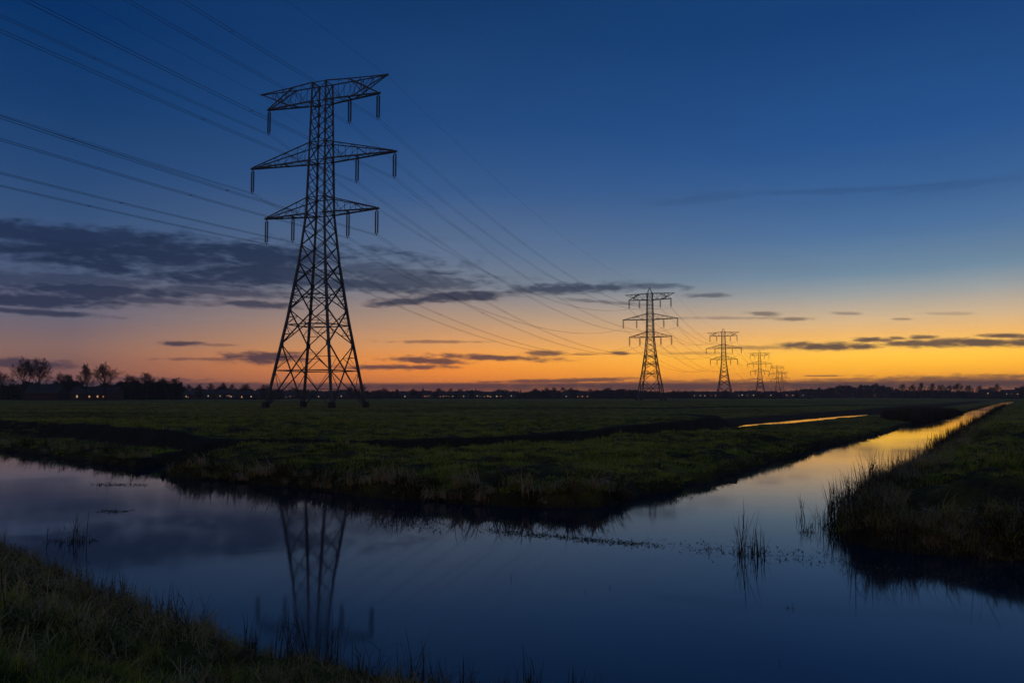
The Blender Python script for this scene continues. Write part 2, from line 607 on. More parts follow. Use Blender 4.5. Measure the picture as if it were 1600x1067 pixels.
def terrain(x, y):
    """height, land class (0 water, 1 near bank, 2 right land, 3 peninsula, 4 field), distance to the shore, distance to the ditch"""
    x = np.asarray(x, float)
    y = np.asarray(y, float)
    wob = (0.30 * fbm(x, y, 0.7, 3, 3) + 0.22 * fbm(x, y, 2.1, 3, 57)) * np.clip(np.hypot(x, y) / 15, 0.3, 1.5)
    wat = inside(WATER_POLY, x, y)
    dL, dP, dR, dN = dist(LB, x, y), dist(PB, x, y), dist(RB, x, y), dist(NB, x, y)
    dw = np.minimum(np.minimum(dL, dP), np.minimum(dR, dN))
    sd_ = np.where(wat, -dw, dw) + wob
    dd = dist(DITCH, x, y)
    dd2 = dist(DITCH2, x, y)
    r = np.hypot(x, y)
    cls = np.where(inside(PEN_POLY, x, y), 3, 4)
    cls = np.where(inside(RIGHT_POLY, x, y), 2, cls)
    cls = np.where(inside(NEAR_POLY, x, y), 1, cls)
    cls = np.where(sd_ < 0, 0, cls)
    dpos = np.maximum(sd_, 0)
    lump = fbm(x, y, 0.42, 4, 9) * 0.42 + fbm(x, y, 1.4, 3, 21) * 0.24
    far = np.exp(-r / 160)
    # near bank
    zN = np.minimum(-1.5 + 0.22 * sst(0, .3, dpos) + 0.245 * dpos, 0.0 + 0 * x)
    # right land
    zR = np.minimum(-1.5 + 0.42 * sst(0, .3, dpos) + 0.26 * dpos, -0.32 + 0.32 * sst(40, 160, r))
    # peninsula
    bp = -0.74 + 0.10 * sst(-5, -10, x) - 0.46 * sst(44, 70, y) + 0.25 * sst(150, 300, y)
    zP = np.minimum(-1.5 + 0.40 * sst(0, .25, dpos) + 0.11 * dpos, bp)
    # field
    left = sst(-14, -19, x)
    bf = (-0.55 + 0.55 * sst(46, 112, y)) * (1 - left) - 0.12 * left * (1 - sst(60, 110, y))
    zF = np.minimum(-1.5 + 0.34 * sst(0, .3, dpos) + 0.08 * np.minimum(dpos, 3.5) + 0.85 * np.maximum(dpos - 3.5, 0), bf)
    z = np.where(cls == 1, zN, np.where(cls == 2, zR, np.where(cls == 3, zP, zF)))
    wet = sst(74, 90, y)
    zb = -1.32 - 0.5 * wet
    mouth = sst(39.2, 36.8, y) * (x < -13)
    zb = zb - 0.5 * mouth
    wb = 0.7 + 0.3 * mouth + 0.55 * wet + wob * wet - 0.9 * wet * sst(0.1, 0.45, fbm(x, y, 0.08, 2, 301)) - 1.6 * wet * sst(126, 146, y)
    slope = np.where(cls == 3, 0.42 - 0.39 * wet, 1.3 - 1.27 * wet)
    zb = zb + np.where(dd > wb, 0.40 * wet * sst(0, 0.5, dd - wb), 0)
    zd = zb + np.maximum(dd - wb + wob, 0) * slope
    z = np.where((cls >= 3), np.minimum(z, zd), z)
    z = z + lump * np.clip(dpos / 1.2, 0, 1) * np.clip((dd - .6) / (2 + 6 * wet), 0.06, 1) * far * (1 - 0.6 * left)
    z = np.where(cls == 4, np.minimum(z, -0.75 + 0.55 * np.maximum(dd2 - 1.2 + wob, 0)), z)
    z = z + fbm(x, y, 0.02, 2, 40) * 0.35 * sst(110, 260, r) * np.clip(dd / 20, 0, 1) * np.clip(dpos / 20, 0, 1)
    z = np.where(sd_ < 0, -1.5 - 0.6 * np.clip(-sd_ / 1.2, 0, 1), z)
    return z, cls, sd_, dd


def H(x, y):
    return float(terrain(np.array([x]), np.array([y]))[0][0])


def polar_ground():
    a_view = np.radians(np.linspace(-46, 46, 930))
    a_rest = np.radians(np.linspace(46, 314, 136))[1:-1]
    ang = np.concatenate([a_view, a_rest])
    rr = [0.6]
    while rr[-1] < 330:
        rr.append(rr[-1] * 1.0125 + 0.004)
    while rr[-1] < 3600:
        rr.append(rr[-1] * 1.07)
    rr = np.array(rr)
    A, RR = np.meshgrid(ang, rr)
    X, Y = RR * np.sin(A), RR * np.cos(A)
    z, cls, sd_, dd = terrain(X, Y)
    na, nr = len(ang), len(rr)
    verts = np.stack([X.ravel(), Y.ravel(), z.ravel()], 1)
    verts = np.vstack([verts, [[0, 0, H(0, 0)]]])
    i = np.arange(nr - 1)[:, None] * na
    j = np.arange(na)[None, :]
    j2 = (j + 1) % na
    q = np.stack([i + j, i + na + j, i + na + j2, i + j2], -1).reshape(-1, 4)
    c = len(verts) - 1
    me = bpy.data.meshes.new('ground')
    nq = len(q)
    tri = np.stack([np.full(na, c), np.arange(na), (np.arange(na) + 1) % na], 1)
    me.vertices.add(len(verts))
    me.vertices.foreach_set('co', verts.astype(np.float32).ravel())
    loops = np.concatenate([q.ravel(), tri.ravel()])
    me.loops.add(len(loops))
    me.loops.foreach_set('vertex_index', loops.astype(np.int32))
    me.polygons.add(nq + na)
    starts = np.concatenate([np.arange(nq) * 4, nq * 4 + np.arange(na) * 3])
    me.polygons.foreach_set('loop_start', starts.astype(np.int32))
    me.polygons.foreach_set('use_smooth', np.ones(nq + na, bool))
    me.update(calc_edges=True)
    me.validate()
    wet = sst(74, 90, Y)
    soil_shade = np.maximum(1 - np.clip(sd_ / 0.5, 0, 1), np.where(cls == 4, 1 - sst(1.7 + 5 * wet, 2.3 + 8 * wet, dd), np.where(cls == 3, 1 - sst(0.6 + wet, 1.4 + wet, dd), 0)))
    soil_shade = np.maximum(soil_shade, np.where(cls == 4, 0.9 * (1 - sst(2.0, 3.2, dist(DITCH2, X, Y))), 0))
    soil_shade = np.maximum(soil_shade, np.where((cls == 4) & (X < -15), 1.0 * sst(2.9, 3.3, sd_) * (1 - sst(4.8, 5.4, sd_)), 0))
    soil_shade = np.maximum(soil_shade, np.where(cls == 2, 0.7 * (1 - sst(0.9, 2.4, sd_)), 0))
    thatch_shade = np.clip(0.62 - 1.1 * fbm(X, Y, 1.3, 3, 71), 0, 0.95) * (1 - sst(45, 90, RR)) * (sd_ > 0)  # dark thatch among the near tufts, with the shade between them painted in
    soil_shade = np.maximum(soil_shade, thatch_shade)
    at = me.attributes.new('soil_shade', 'FLOAT', 'POINT')
    at.data.foreach_set('value', np.append(soil_shade.ravel(), 0).astype(np.float32))
    return me


def ground_material():
    m = bpy.data.materials.new('meadow')
    m.use_nodes = True
    t = m.node_tree
    b = t.nodes['Principled BSDF']
    g = t.nodes.new('ShaderNodeNewGeometry')

    def noise(scale, detail, sx=1.0, sy=1.0, rot=0.0):
        mp = t.nodes.new('ShaderNodeMapping')
        mp.inputs['Scale'].default_value = (sx, sy, 1)
        mp.inputs['Rotation'].default_value = (0, 0, rot)
        t.links.new(g.outputs['Position'], mp.inputs[0])
        n = t.nodes.new('ShaderNodeTexNoise')
        n.inputs['Scale'].default_value = scale
        n.inputs['Detail'].default_value = detail
        n.inputs['Roughness'].default_value = 0.65
        t.links.new(mp.outputs[0], n.inputs['Vector'])
        return n.outputs[0]

    def ramp(v, cols):
        r = t.nodes.new('ShaderNodeValToRGB')
        while len(r.color_ramp.elements) < len(cols):
            r.color_ramp.elements.new(0.5)
        for e, (p, c) in zip(r.color_ramp.elements, cols):
            e.position = p
            e.color = (*c, 1)
        t.links.new(v, r.inputs[0])
        return r.outputs[0]

    def mix(f, a, c, mode='MIX'):
        n = t.nodes.new('ShaderNodeMix')
        n.data_type = 'RGBA'
        n.blend_type = mode
        for s, v in ((0, f), (6, a), (7, c)):
            if isinstance(v, (int, float)):
                n.inputs[s].default_value = v
            elif isinstance(v, tuple):
                n.inputs[s].default_value = v
            else:
                t.links.new(v, n.inputs[s])
        return n.outputs[2]
    fine = noise(9.0, 6)
    mid = noise(0.9, 5)
    strip = noise(0.035, 5, 1.0, 2.6, R(-24))
    col = ramp(fine, [(0.3, (0.07, 0.062, 0.014)), (0.5, (0.20, 0.152, 0.028)), (0.7, (0.29, 0.22, 0.05))])
    col2 = ramp(mid, [(0.34, (0.045, 0.042, 0.012)), (0.52, (0.15, 0.145, 0.024)), (0.68, (0.30, 0.26, 0.055))])
    col = mix(0.5, col, col2)
    tone = ramp(strip, [(0.36, (0.42, 0.40, 0.40)), (0.5, (0.95, 0.95, 0.9)), (0.64, (1.6, 1.5, 1.25))])
    col = mix(1.0, col, tone, 'MULTIPLY')
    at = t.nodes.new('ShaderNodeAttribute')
    at.attribute_name = 'soil_shade'
    mud_shade = ramp(fine, [(0.3, (0.016, 0.012, 0.007)), (0.7, (0.065, 0.048, 0.026))])  # bare mud, also the painted shade colour between near tufts
    col = mix(at.outputs['Fac'], col, mud_shade)
    t.links.new(col, b.inputs['Base Color'])
    b.inputs['Roughness'].default_value = 0.95
    b.inputs['Specular IOR Level'].default_value = 0.08
    bp = t.nodes.new('ShaderNodeBump')
    bp.inputs['Strength'].default_value = 0.9
    bp.inputs['Distance'].default_value = 0.12
    hm = t.nodes.new('ShaderNodeMath')
    hm.operation = 'ADD'
    t.links.new(fine, hm.inputs[0])
    t.links.new(mid, hm.inputs[1])
    t.links.new(hm.outputs[0], bp.inputs['Height'])
    t.links.new(bp.outputs[0], b.inputs['Normal'])
    return m


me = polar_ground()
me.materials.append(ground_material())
ground = bpy.data.objects.new('ground', me)
COL.objects.link(ground)
tag(ground, 'flat dark green polder meadow cut by a ditch', kind='structure')


def water_material():
    m = bpy.data.materials.new('still_water')
    m.use_nodes = True
    t = m.node_tree
    b = t.nodes['Principled BSDF']
    b.inputs['Base Color'].default_value = (0.003, 0.017, 0.034, 1)
    b.inputs['IOR'].default_value = 1.45
    b.inputs['Roughness'].default_value = 0.056
    g = t.nodes.new('ShaderNodeNewGeometry')
    mp = t.nodes.new('ShaderNodeMapping')
    mp.inputs['Rotation'].default_value = (0, 0, R(33))
    mp.inputs['Scale'].default_value = (1.0, 1.0, 1)
    t.links.new(g.outputs['Position'], mp.inputs[0])
    pn = t.nodes.new('ShaderNodeTexNoise')
    pn.inputs['Scale'].default_value = 0.11
    pn.inputs['Detail'].default_value = 4
    t.links.new(mp.outputs[0], pn.inputs['Vector'])
    pr = t.nodes.new('ShaderNodeMapRange')
    for k_, v_ in enumerate((0.40, 0.66, 0.036, 0.085)):
        pr.inputs[1 + k_].default_value = v_
    t.links.new(pn.outputs[0], pr.inputs[0])
    t.links.new(pr.outputs[0], b.inputs['Roughness'])
    n = t.nodes.new('ShaderNodeTexNoise')
    n.inputs['Scale'].default_value = 0.8
    n.inputs['Detail'].default_value = 3
    t.links.new(mp.outputs[0], n.inputs['Vector'])
    bp = t.nodes.new('ShaderNodeBump')
    bp.inputs['Strength'].default_value = 0.12
    bp.inputs['Distance'].default_value = 0.012
    t.links.new(n.outputs[0], bp.inputs['Height'])
    t.links.new(bp.outputs[0], b.inputs['Normal'])
    return m


wm = MB()
wm.add([(-600, -400, WATER_Z), (700, -400, WATER_Z), (700, 800, WATER_Z), (-600, 800, WATER_Z)], [(0, 1, 2, 3)])
water = wm.build('canal_water', water_material())
tag(water, 'still dark canal water reflecting the sunset sky', kind='structure')

# ------------------------------------------------------------------ pylons
LEVEL = [30.5, 39.1, 48.7]          # crossarm heights
LEVEL_UP = [33.1, 42.0, 51.8]
REACH = [10.2, 13.2, 10.2]
HORN = 11.7
PROF = [(0, 11.75), (7.7, 9.2), (13.8, 7.2), (22.3, 4.9), (30.5, 3.35), (39.1, 2.95), (48.7, 2.6), (51.8, 2.45)]
NODES = [0, 9.9, 15.3, 19.4, 22.7, 25.5, 28.0, 30.5, 33.1, 35.1, 37.1, 39.1, 42.0, 43.7, 45.4, 47.05, 48.7, 51.8]
INS = 4.0


def width(z):
    for (a, wa), (b, wb) in zip(PROF[:-1], PROF[1:]):
        if z <= b:
            return wa + (wb - wa) * (z - a) / (b - a)
    return PROF[-1][1]


def unit_brace_mesh():
    mb = MB()
    mb.beam((0, 0, 0), (0, 0, 1), 1.0, angle=True)
    return mb.mesh('brace', M_STEEL)


UNIT_BRACE = unit_brace_mesh()


def place_brace(p, q, w, parent):
    p, q = Vector(p), Vector(q)
    o = bpy.data.objects.new('brace', UNIT_BRACE)
    d = q - p
    o.location = p
    o.rotation_mode = 'QUATERNION'
    o.rotation_quaternion = d.to_track_quat('Z', 'Y')
    o.scale = (w, w, d.length)
    COL.objects.link(o)
    o.parent = parent
    return o


def body_members(dr):
    out = []

    def c(k, z):
        sx, sy = ((-1, -1), (1, -1), (1, 1), (-1, 1))[k % 4]
        w = width(z)
        return Vector((sx * w / 2, sy * w * dr / 2, z))
    for i, (z0, z1) in enumerate(zip(NODES[:-1], NODES[1:])):
        w0, w1 = width(z0), width(z1)
        t = w0 / (w0 + w1)
        zc = z0 + (z1 - z0) * t
        for k in range(4):
            a0, b0, a1, b1 = c(k, z0), c(k + 1, z0), c(k, z1), c(k + 1, z1)
            th = 0.17 if i < 4 else 0.125 if i < 7 else 0.105
            out.append((a0, b1, th))
            out.append((b0, a1, th))
            x = a0.lerp(b1, t)
            la, lb = c(k, zc), c(k + 1, zc)
            if i < 4:
                out.append((la, lb, 0.15 if i < 2 else 0.10))
            if i < 3:
                for lo, hi, lg in ((a0, a1, la), (b0, b1, lb)):
                    m1 = lo.lerp(x, 0.5)
                    m2 = hi.lerp(x, 0.5)
                    out.append((m1, lo.lerp(lg, 0.5), 0.08))
                    out.append((m1, lg, 0.08))
                    out.append((m2, hi.lerp(lg, 0.5), 0.08))
                    out.append((m2, lg, 0.08))
    for z in LEVEL + LEVEL_UP:
        for k in range(4):
            out.append((c(k, z), c(k + 1, z), 0.13))
    for i in (0, 1, 2):
        z0, z1 = NODES[i], NODES[i + 1]
        zc = z0 + (z1 - z0) * width(z0) / (width(z0) + width(z1))
        out.append((c(0, zc).lerp(c(1, zc), .5), c(1, zc).lerp(c(2, zc), .5), 0.09))
        out.append((c(2, zc).lerp(c(3, zc), .5), c(3, zc).lerp(c(0, zc), .5), 0.09))
    return out


def arm_members(lv, dr):
    """chords and lattice of one crossarm, both sides"""
    z, zu, a = LEVEL[lv], LEVEL_UP[lv], REACH[lv]
    w, wu = width(z) / 2, width(zu) / 2
    ch, br = [], []
    for s in (-1, 1):
        tip = Vector((s * a, 0, z + 0.12))
        lo, up = {}, {}
        for f in (-1, 1):
            l0 = Vector((s * w, f * w * dr, z))
            u0 = Vector((s * wu, f * wu * dr, zu))
            te = tip + Vector((0, f * 0.16, 0))
            nb = 5 if lv == 1 else 4
            lo[f] = [l0.lerp(te, i / nb) for i in range(nb + 1)]
            if lv == 2:
                kx = 5.3
                k0 = Vector((s * kx, f * 0.75 * dr, zu - 0.15))
                up[f] = [u0, u0.lerp(k0, 0.55), k0, k0.lerp(te, 0.5), te]
                ch += [(u0, k0, 0.15), (k0, te + Vector((0, 0, 0.12)), 0.15)]
                ht = Vector((s * HORN, f * 0.1, zu - 0.25))
                lk = lo[f][2]
                ch += [(k0, ht, 0.13), (lk, ht, 0.13)]
                for q in (0.3, 0.6):
                    br.append((k0.lerp(ht, q), lk.lerp(ht, q), 0.07))
                br.append((k0.lerp(ht, 0.3), lk.lerp(ht, 0.0), 0.07))
                br.append((k0.lerp(ht, 0.6), lk.lerp(ht, 0.3), 0.07))
            else:
                te2 = te + Vector((0, 0, 0.14))
                up[f] = [u0.lerp(te2, i / nb) for i in range(nb + 1)]
                ch.append((u0, te2, 0.14))
            ch.append((l0, te, 0.2))
            for i in range(1, nb):
                br.append((lo[f][i], up[f][i], 0.075))
                br.append((lo[f][i], up[f][i - 1], 0.075) if i % 2 else (lo[f][i - 1], up[f][i], 0.075))
        for i in range(1, nb):
            br.append((lo[-1][i], lo[1][i], 0.075))
            br.append((lo[-1][i - 1], lo[1][i], 0.07) if i % 2 else (lo[1][i - 1], lo[-1][i], 0.07))
            br.append((up[-1][i], up[1][i], 0.065))
        ch.append((Vector((s * (a - 0.1), 0, z + 0.1)), Vector((s * (a + 0.35), 0, z + 0.14)), 0.3))
        if lv == 2:
            ch.append((Vector((s * (HORN - 0.2), 0, zu - 0.26)), Vector((s * (HORN + 0.25), 0, zu - 0.22)), 0.24))
            br.append((up[-1][1], up[1][1], 0.065))
    # hangers for the inner strings
    for s in (-1, 1):
        for f in (-1, 1):
            pass
        xm = s * a * 0.5
        ym = (w + (0.16 - w) * (abs(xm) - w) / (a - w)) * dr
        ch.append((Vector((xm, -ym, z + 0.03)), Vector((xm, ym, z + 0.03)), 0.16))
    return ch, br


def insulator_mesh(full=True):
    mb = MB()
    n = 8 if full else 4
    top = -0.35
    bot = -INS + 0.25
    for sx in (-0.20, 0.20):
        mb.tube([(sx, 0, top), (sx, 0, bot)], 0.075, n)
        if full:
            k = 20
            for i in range(k):
                z = top - 0.12 - (bot * -1 + top - 0.24) * i / (k - 1)
                mb.tube([(sx, 0, z + 0.035), (sx, 0, z - 0.035)], [0.09, 0.165], n)
        else:
            mb.tube([(sx, 0, top - 0.1), (sx, 0, bot + 0.1)], 0.125, n)
    return mb.mesh('insulator', M_PORC)


def yoke_mesh():
    mb = MB()
    mb.beam((0, 0, 0.12), (0, 0, -0.3), 0.1)
    mb.beam((-0.24, 0, -0.32), (0.24, 0, -0.32), 0.06, 0.1)
    mb.beam((-0.22, 0, -INS + 0.22), (0.22, 0, -INS + 0.22), 0.03, 0.04)
    mb.beam((0, 0, -INS + 0.22), (0, 0, -INS - 0.12), 0.08)
    for sx in (-0.28, 0.28):
        mb.tube([(sx, -0.3, -INS - 0.03), (sx, 0.3, -INS - 0.03)], 0.035, 5)
    return mb.mesh('hanger', M_STEEL)


INS_FULL, INS_LOW, YOKE = insulator_mesh(True), insulator_mesh(False), yoke_mesh()


def hang_points():
    pts = []
    for lv in range(3):
        a, z = REACH[lv], LEVEL[lv]
        for s, nm in ((-1, 'outer left'), (-0.5, 'inner left'), (0.5, 'inner right'), (1, 'outer right')):
            pts.append((lv, nm, Vector((a * s, 0, z + (0.02 if abs(s) == 1 else -0.05)))))
    return pts


BARE = {(2, 'inner left'), (1, 'inner left')}     # arms of the near pylon that carry no string there


def build_pylon(loc, rz, label, detailed, dr, spike):
    root = empty('transmission_tower', loc, rz)
    tag(root, label, 'pylon', 'lattice pylons of one power line')
    for sx, sy in ((-1, -1), (1, -1), (1, 1), (-1, 1)):
        mb = MB()
        zs = [0.35] + [p[0] for p in PROF[1:]]
        for z0, z1 in zip(zs[:-1], zs[1:]):
            a = (sx * width(z0) / 2, sy * width(z0) * dr / 2, z0)
            b = (sx * width(z1) / 2, sy * width(z1) * dr / 2, z1)
            mb.beam(a, b, (0.34 if z0 < 20 else 0.27 if z0 < 35 else 0.21) * (1.0 if detailed else 1.2))
        if detailed:      # gusset plates where the bracing meets the leg
            for z in NODES[1:-1]:
                w = width(z)
                x, y = sx * w / 2, sy * w * dr / 2
                g = 0.62 if z < 20 else 0.42
                mb.box((x - sx * g * 0.2, y + sy * 0.03, z), (g, 0.03, g * 1.2))
                mb.box((x + sx * 0.03, y - sy * g * 0.2, z), (0.03, g, g * 1.2))
        mb.build('leg', M_STEEL, root)
        fb = MB()
        x, y = sx * width(0) / 2, sy * width(0) * dr / 2
        fb.box((x, y, 0.32), (0.88, 0.88, 1.1), 0, 0.84)
        fb.box((x, y, 0.90), (0.5, 0.5, 0.10))
        fb.build('footing', M_CONC, root)
    mem = body_members(dr)
    if detailed:
        for p, q, w in mem:
            place_brace(p, q, w, root)
    else:
        mb = MB()
        for p, q, w in mem:
            mb.beam(p, q, w * 1.4)
        mb.build('bracing', M_STEEL, root)
    for lv in range(3):
        ch, br = arm_members(lv, dr)
        mb = MB()
        for p, q, w in ch:
            mb.beam(p, q, w if detailed else w * 1.4)
        if not detailed:
            for p, q, w in br:
                mb.beam(p, q, w * 1.25)
        arm = mb.build('crossarm', M_STEEL, root)
        if detailed:
            for p, q, w in br:
                place_brace(p, q, w, arm)
    if spike:
        mb = MB()
        zt, w = LEVEL_UP[2], width(51.8)
        for sx, sy in ((-1, -1), (1, -1), (1, 1), (-1, 1)):
            mb.beam((sx * w / 2, sy * w * dr / 2, zt), (0, 0, zt + 2.9), 0.16)
        mb.build('peak', M_STEEL, root)
    for lv, nm, p in hang_points():
        if detailed and (lv, nm) in BARE:
            continue
        o = bpy.data.objects.new('insulator', INS_FULL if detailed else INS_LOW)
        o.location = p
        COL.objects.link(o)
        o.parent = root
        y = bpy.data.objects.new('hanger', YOKE)
        COL.objects.link(y)
        y.parent = o
    return root


ROT = R(-21.5)
TOWERS = [(-30.4, 120.0), (67.0, 371.0), (164.0, 594.0), (282.0, 874.0), (434.0, 1257.0), (533.0, 1517.0)]
T0 = (-109.0, -120.0)
p1 = build_pylon((*TOWERS[0], 0.0), R(-20), 'tall steel lattice pylon with three crossarms, nearest in the meadow, on four concrete footings', True, 0.82, False)
p2 = build_pylon((*TOWERS[1], 0.0), ROT, 'second pylon of the row, the next and far smaller one beyond the near pylon', False, 1.0, True)
LBL = ['third pylon of the row, in front of the yellow glow, right of the second',
       'fourth pylon of the row, thin and faint, between the third and the haziest pair',
       'fifth pylon of the row, hazy, the taller of the two farthest',
       'sixth pylon of the row, the farthest and faintest, just right of the fifth']
for (x, y), lb in zip(TOWERS[2:], LBL):
    c = copy_tree(p2)
    c.location = (x, y, 0)
    c['label'] = lb

# ------------------------------------------------------------------ power lines
def tower_pt(i, p):
    if i < 0:
        x, y, rz = T0[0], T0[1], R(-20)
    else:
        x, y = TOWERS[i]
        rz = R(-20) if i == 0 else ROT
    v = Matrix.Rotation(rz, 3, 'Z') @ p
    return Vector((x + v.x, y + v.y, v.z))


def cable(a, b, sag, offs, rad, sides):
    mb = MB()
    n = 40
    d = (b - a)
    hz = Vector((d.x, d.y, 0)).normalized()
    sd2 = Vector((hz.y, -hz.x, 0))
    for o in offs:
        pts = []
        for i in range(n + 1):
            t = i / n
            p = a.lerp(b, t) + sd2 * o
            p.z -= 4 * sag * t * (1 - t)
            pts.append(p)
        mb.tube(pts, rad, sides, False)
    if len(offs) > 1:
        for k in range(1, 6):
            t = k / 6 + 0.03
            p = a.lerp(b, t)
            p.z -= 4 * sag * t * (1 - t)
            mb.beam(p + sd2 * offs[0], p + sd2 * offs[1], 0.05)
    return mb


LVN = ['bottom', 'middle', 'top']
SPANS = [(-1, 0, 'overhead to the near pylon'), (0, 1, 'between first and second pylons'), (1, 2, 'between second and third pylons'),
         (2, 3, 'between third and fourth pylons'), (3, 4, 'between fourth and fifth pylons'), (4, 5, 'between fifth and sixth pylons')]
for i, j, sp in SPANS:
    grp = 'power cables ' + sp
    L0 = (tower_pt(j, Vector()) - tower_pt(i, Vector())).length
    sag = 4.2 if i < 0 else 10.0 * (L0 / 268.0) ** 1.4
    near = i < 1
    for lv, nm, p in hang_points():
        if near and (lv, nm) in BARE:
            continue
        q = p - Vector((0, 0, INS + 0.03))
        mb = cable(tower_pt(i, q), tower_pt(j, q), sag, (-0.28, 0.28), (0.022 if i < 0 else 0.021) if near else 0.03, 4 if near else 3)
        o = mb.build('power_line', M_WIRE)
        tag(o, f'twin cable on the {nm} insulator of the {LVN[lv]} crossarm, {sp}', 'power line', grp)
    for s, nm in ((-1, 'left'), (1, 'right')):
        q = Vector((s * HORN, 0, LEVEL_UP[2] - 0.35))
        mb = cable(tower_pt(i, q), tower_pt(j, q), sag * 0.82, (0.0,), 0.015 if near else 0.026, 4 if near else 3)
        o = mb.build('earth_wire', M_WIRE)
        tag(o, f'thin single earth wire on the {nm} upper horn, {sp}', 'power line', grp)


# ------------------------------------------------------------------ bare trees
def bare_tree(seed, h, spread, levels=4, lean=0.0, trunk_share=0.34):
    r = random.Random(seed)
    limbs, twigs = MB(), MB()

    def branch(p, d, ln, rad, lv):
        seg = 4 if lv == 0 else 3 if lv < 3 else 2
        pts, rads = [p], [rad]
        q, dv = p.copy(), d.copy()
        for i in range(seg):
            dv = (dv + Vector((r.uniform(-1, 1), r.uniform(-1, 1), r.uniform(-0.4, 0.8))) * (0.05 + 0.06 * lv)).normalized()
            q = q + dv * ln / seg
            pts.append(q)
            rads.append(max(rad * (1 - 0.7 * (i + 1) / seg), 0.033))
        if lv < 3:
            limbs.tube(pts, rads, 6 if lv < 1 else 4, False)
        else:
            twigs.tube(pts, rads, 3, False)
        if lv >= levels:
            return
        n = (15, 8, 6, 5)[min(lv, 3)]
        t0 = trunk_share if lv == 0 else 0.3
        for k in range(n):
            t = min(t0 + (1 - t0) * (k + r.uniform(0.1, 0.9)) / n, 1.0)
            f = t * seg
            i = min(int(f), seg - 1)
            bp = pts[i].lerp(pts[i + 1], f - i)
            ax = (pts[i + 1] - pts[i]).normalized()
            u = ax.orthogonal().normalized()
            u = Matrix.Rotation(k * 2.4 + r.uniform(-0.5, 0.5), 3, ax) @ u
            s_ = (t - t0) / (1 - t0)
            if lv == 0:     # limbs rise more steeply the higher they leave the trunk and end on a rounded dome
                an = R(62 - 40 * s_ + r.uniform(-8, 8)) * spread
                nl = h * (0.46 - 0.22 * s_) * r.uniform(0.85, 1.12)
            else:
                an = R(r.uniform(24, 52))
                nl = ln * r.uniform(0.42, 0.62) * (1.1 - 0.4 * t)
            nd = (ax * math.cos(an) + u * math.sin(an) + Vector((0, 0, 0.16))).normalized()
            branch(bp, nd, nl, rads[i] * (r.uniform(0.34, 0.5) if lv == 0 else r.uniform(0.42, 0.6)), lv + 1)
    branch(Vector((0, 0, -0.2)), Vector((lean, 0, 1)).normalized(), h * 0.8, h * 0.029, 0)
    ml, mt = limbs.mesh('trunk', M_BARK), twigs.mesh('crown', M_TWIG)
    top = max(v[2] for v in twigs.v)
    rad = np.percentile([abs(v[0]) for v in twigs.v], 97)
    return ml, mt, top, rad


TREES = [bare_tree(3, 20, 0.95), bare_tree(8, 20, 0.85, lean=0.05), bare_tree(15, 20, 1.1), bare_tree(22, 20, 0.7, trunk_share=0.15)]
F = 1200.0


def at(px, D):
    """the place on the meadow seen in the direction px at the distance D"""
    return (px - 800) / F * D, D


def plant_tree(px, top_y, wid, D, kind, label, group, name='bare_tree'):
    ml, mt, top, rad = TREES[kind]
    x, y = at(px, D)
    z0 = H(x, y)
    hgt = (620 - top_y) / F * D + EYE - z0
    o = empty(name, (x, y, z0), rnd.uniform(0, 6.28))
    sx = (wid / F * D) / (2 * rad)
    o.scale = (sx, sx, hgt / top)
    tag(o, label, 'tree', group)
    for nm, m in (('trunk', ml), ('crown', mt)):
        c = bpy.data.objects.new(nm, m)
        COL.objects.link(c)
        c.parent = o


GF, GV, GR = 'bare trees round the farm', 'bare trees along the far village', 'bare trees on the far right horizon'
for px, ty, w, D, k, lb in [
    (4, 579, 30, 400, 2, 'dark bare tree cut by the picture edge, left of the two tall farm trees'),
    (37, 556, 34, 385, 0, 'tall bare tree with rounded crown, left one of the pair beside the barn'),
    (61, 558, 34, 383, 1, 'tall bare tree with leaning crown, right one of the pair beside the barn'),
    (98, 580, 34, 405, 2, 'low broad bare tree behind the barn, between the two tall pairs'),
    (110, 584, 26, 412, 3, 'low upright bare tree crowded against the broad one behind the barn'),
    (137, 567, 25, 384, 3, 'narrow bare tree standing in front of the lit farmhouse windows'),
    (166, 564, 38, 386, 0, 'broad round-headed bare tree at the right end of the lit farmhouse'),
    (205, 583, 32, 420, 2, 'first round bare tree right of the farmhouse'),
    (231, 581, 28, 425, 1, 'second round bare tree right of the farmhouse, slightly the taller'),
    (252, 588, 26, 430, 0, 'third bare tree right of the farmhouse, lower than the second'),
    (273, 588, 28, 430, 2, 'last bare tree of the farm wood before the gap in the treeline'),
]:
    plant_tree(px, ty, w, D, k, lb, GF)
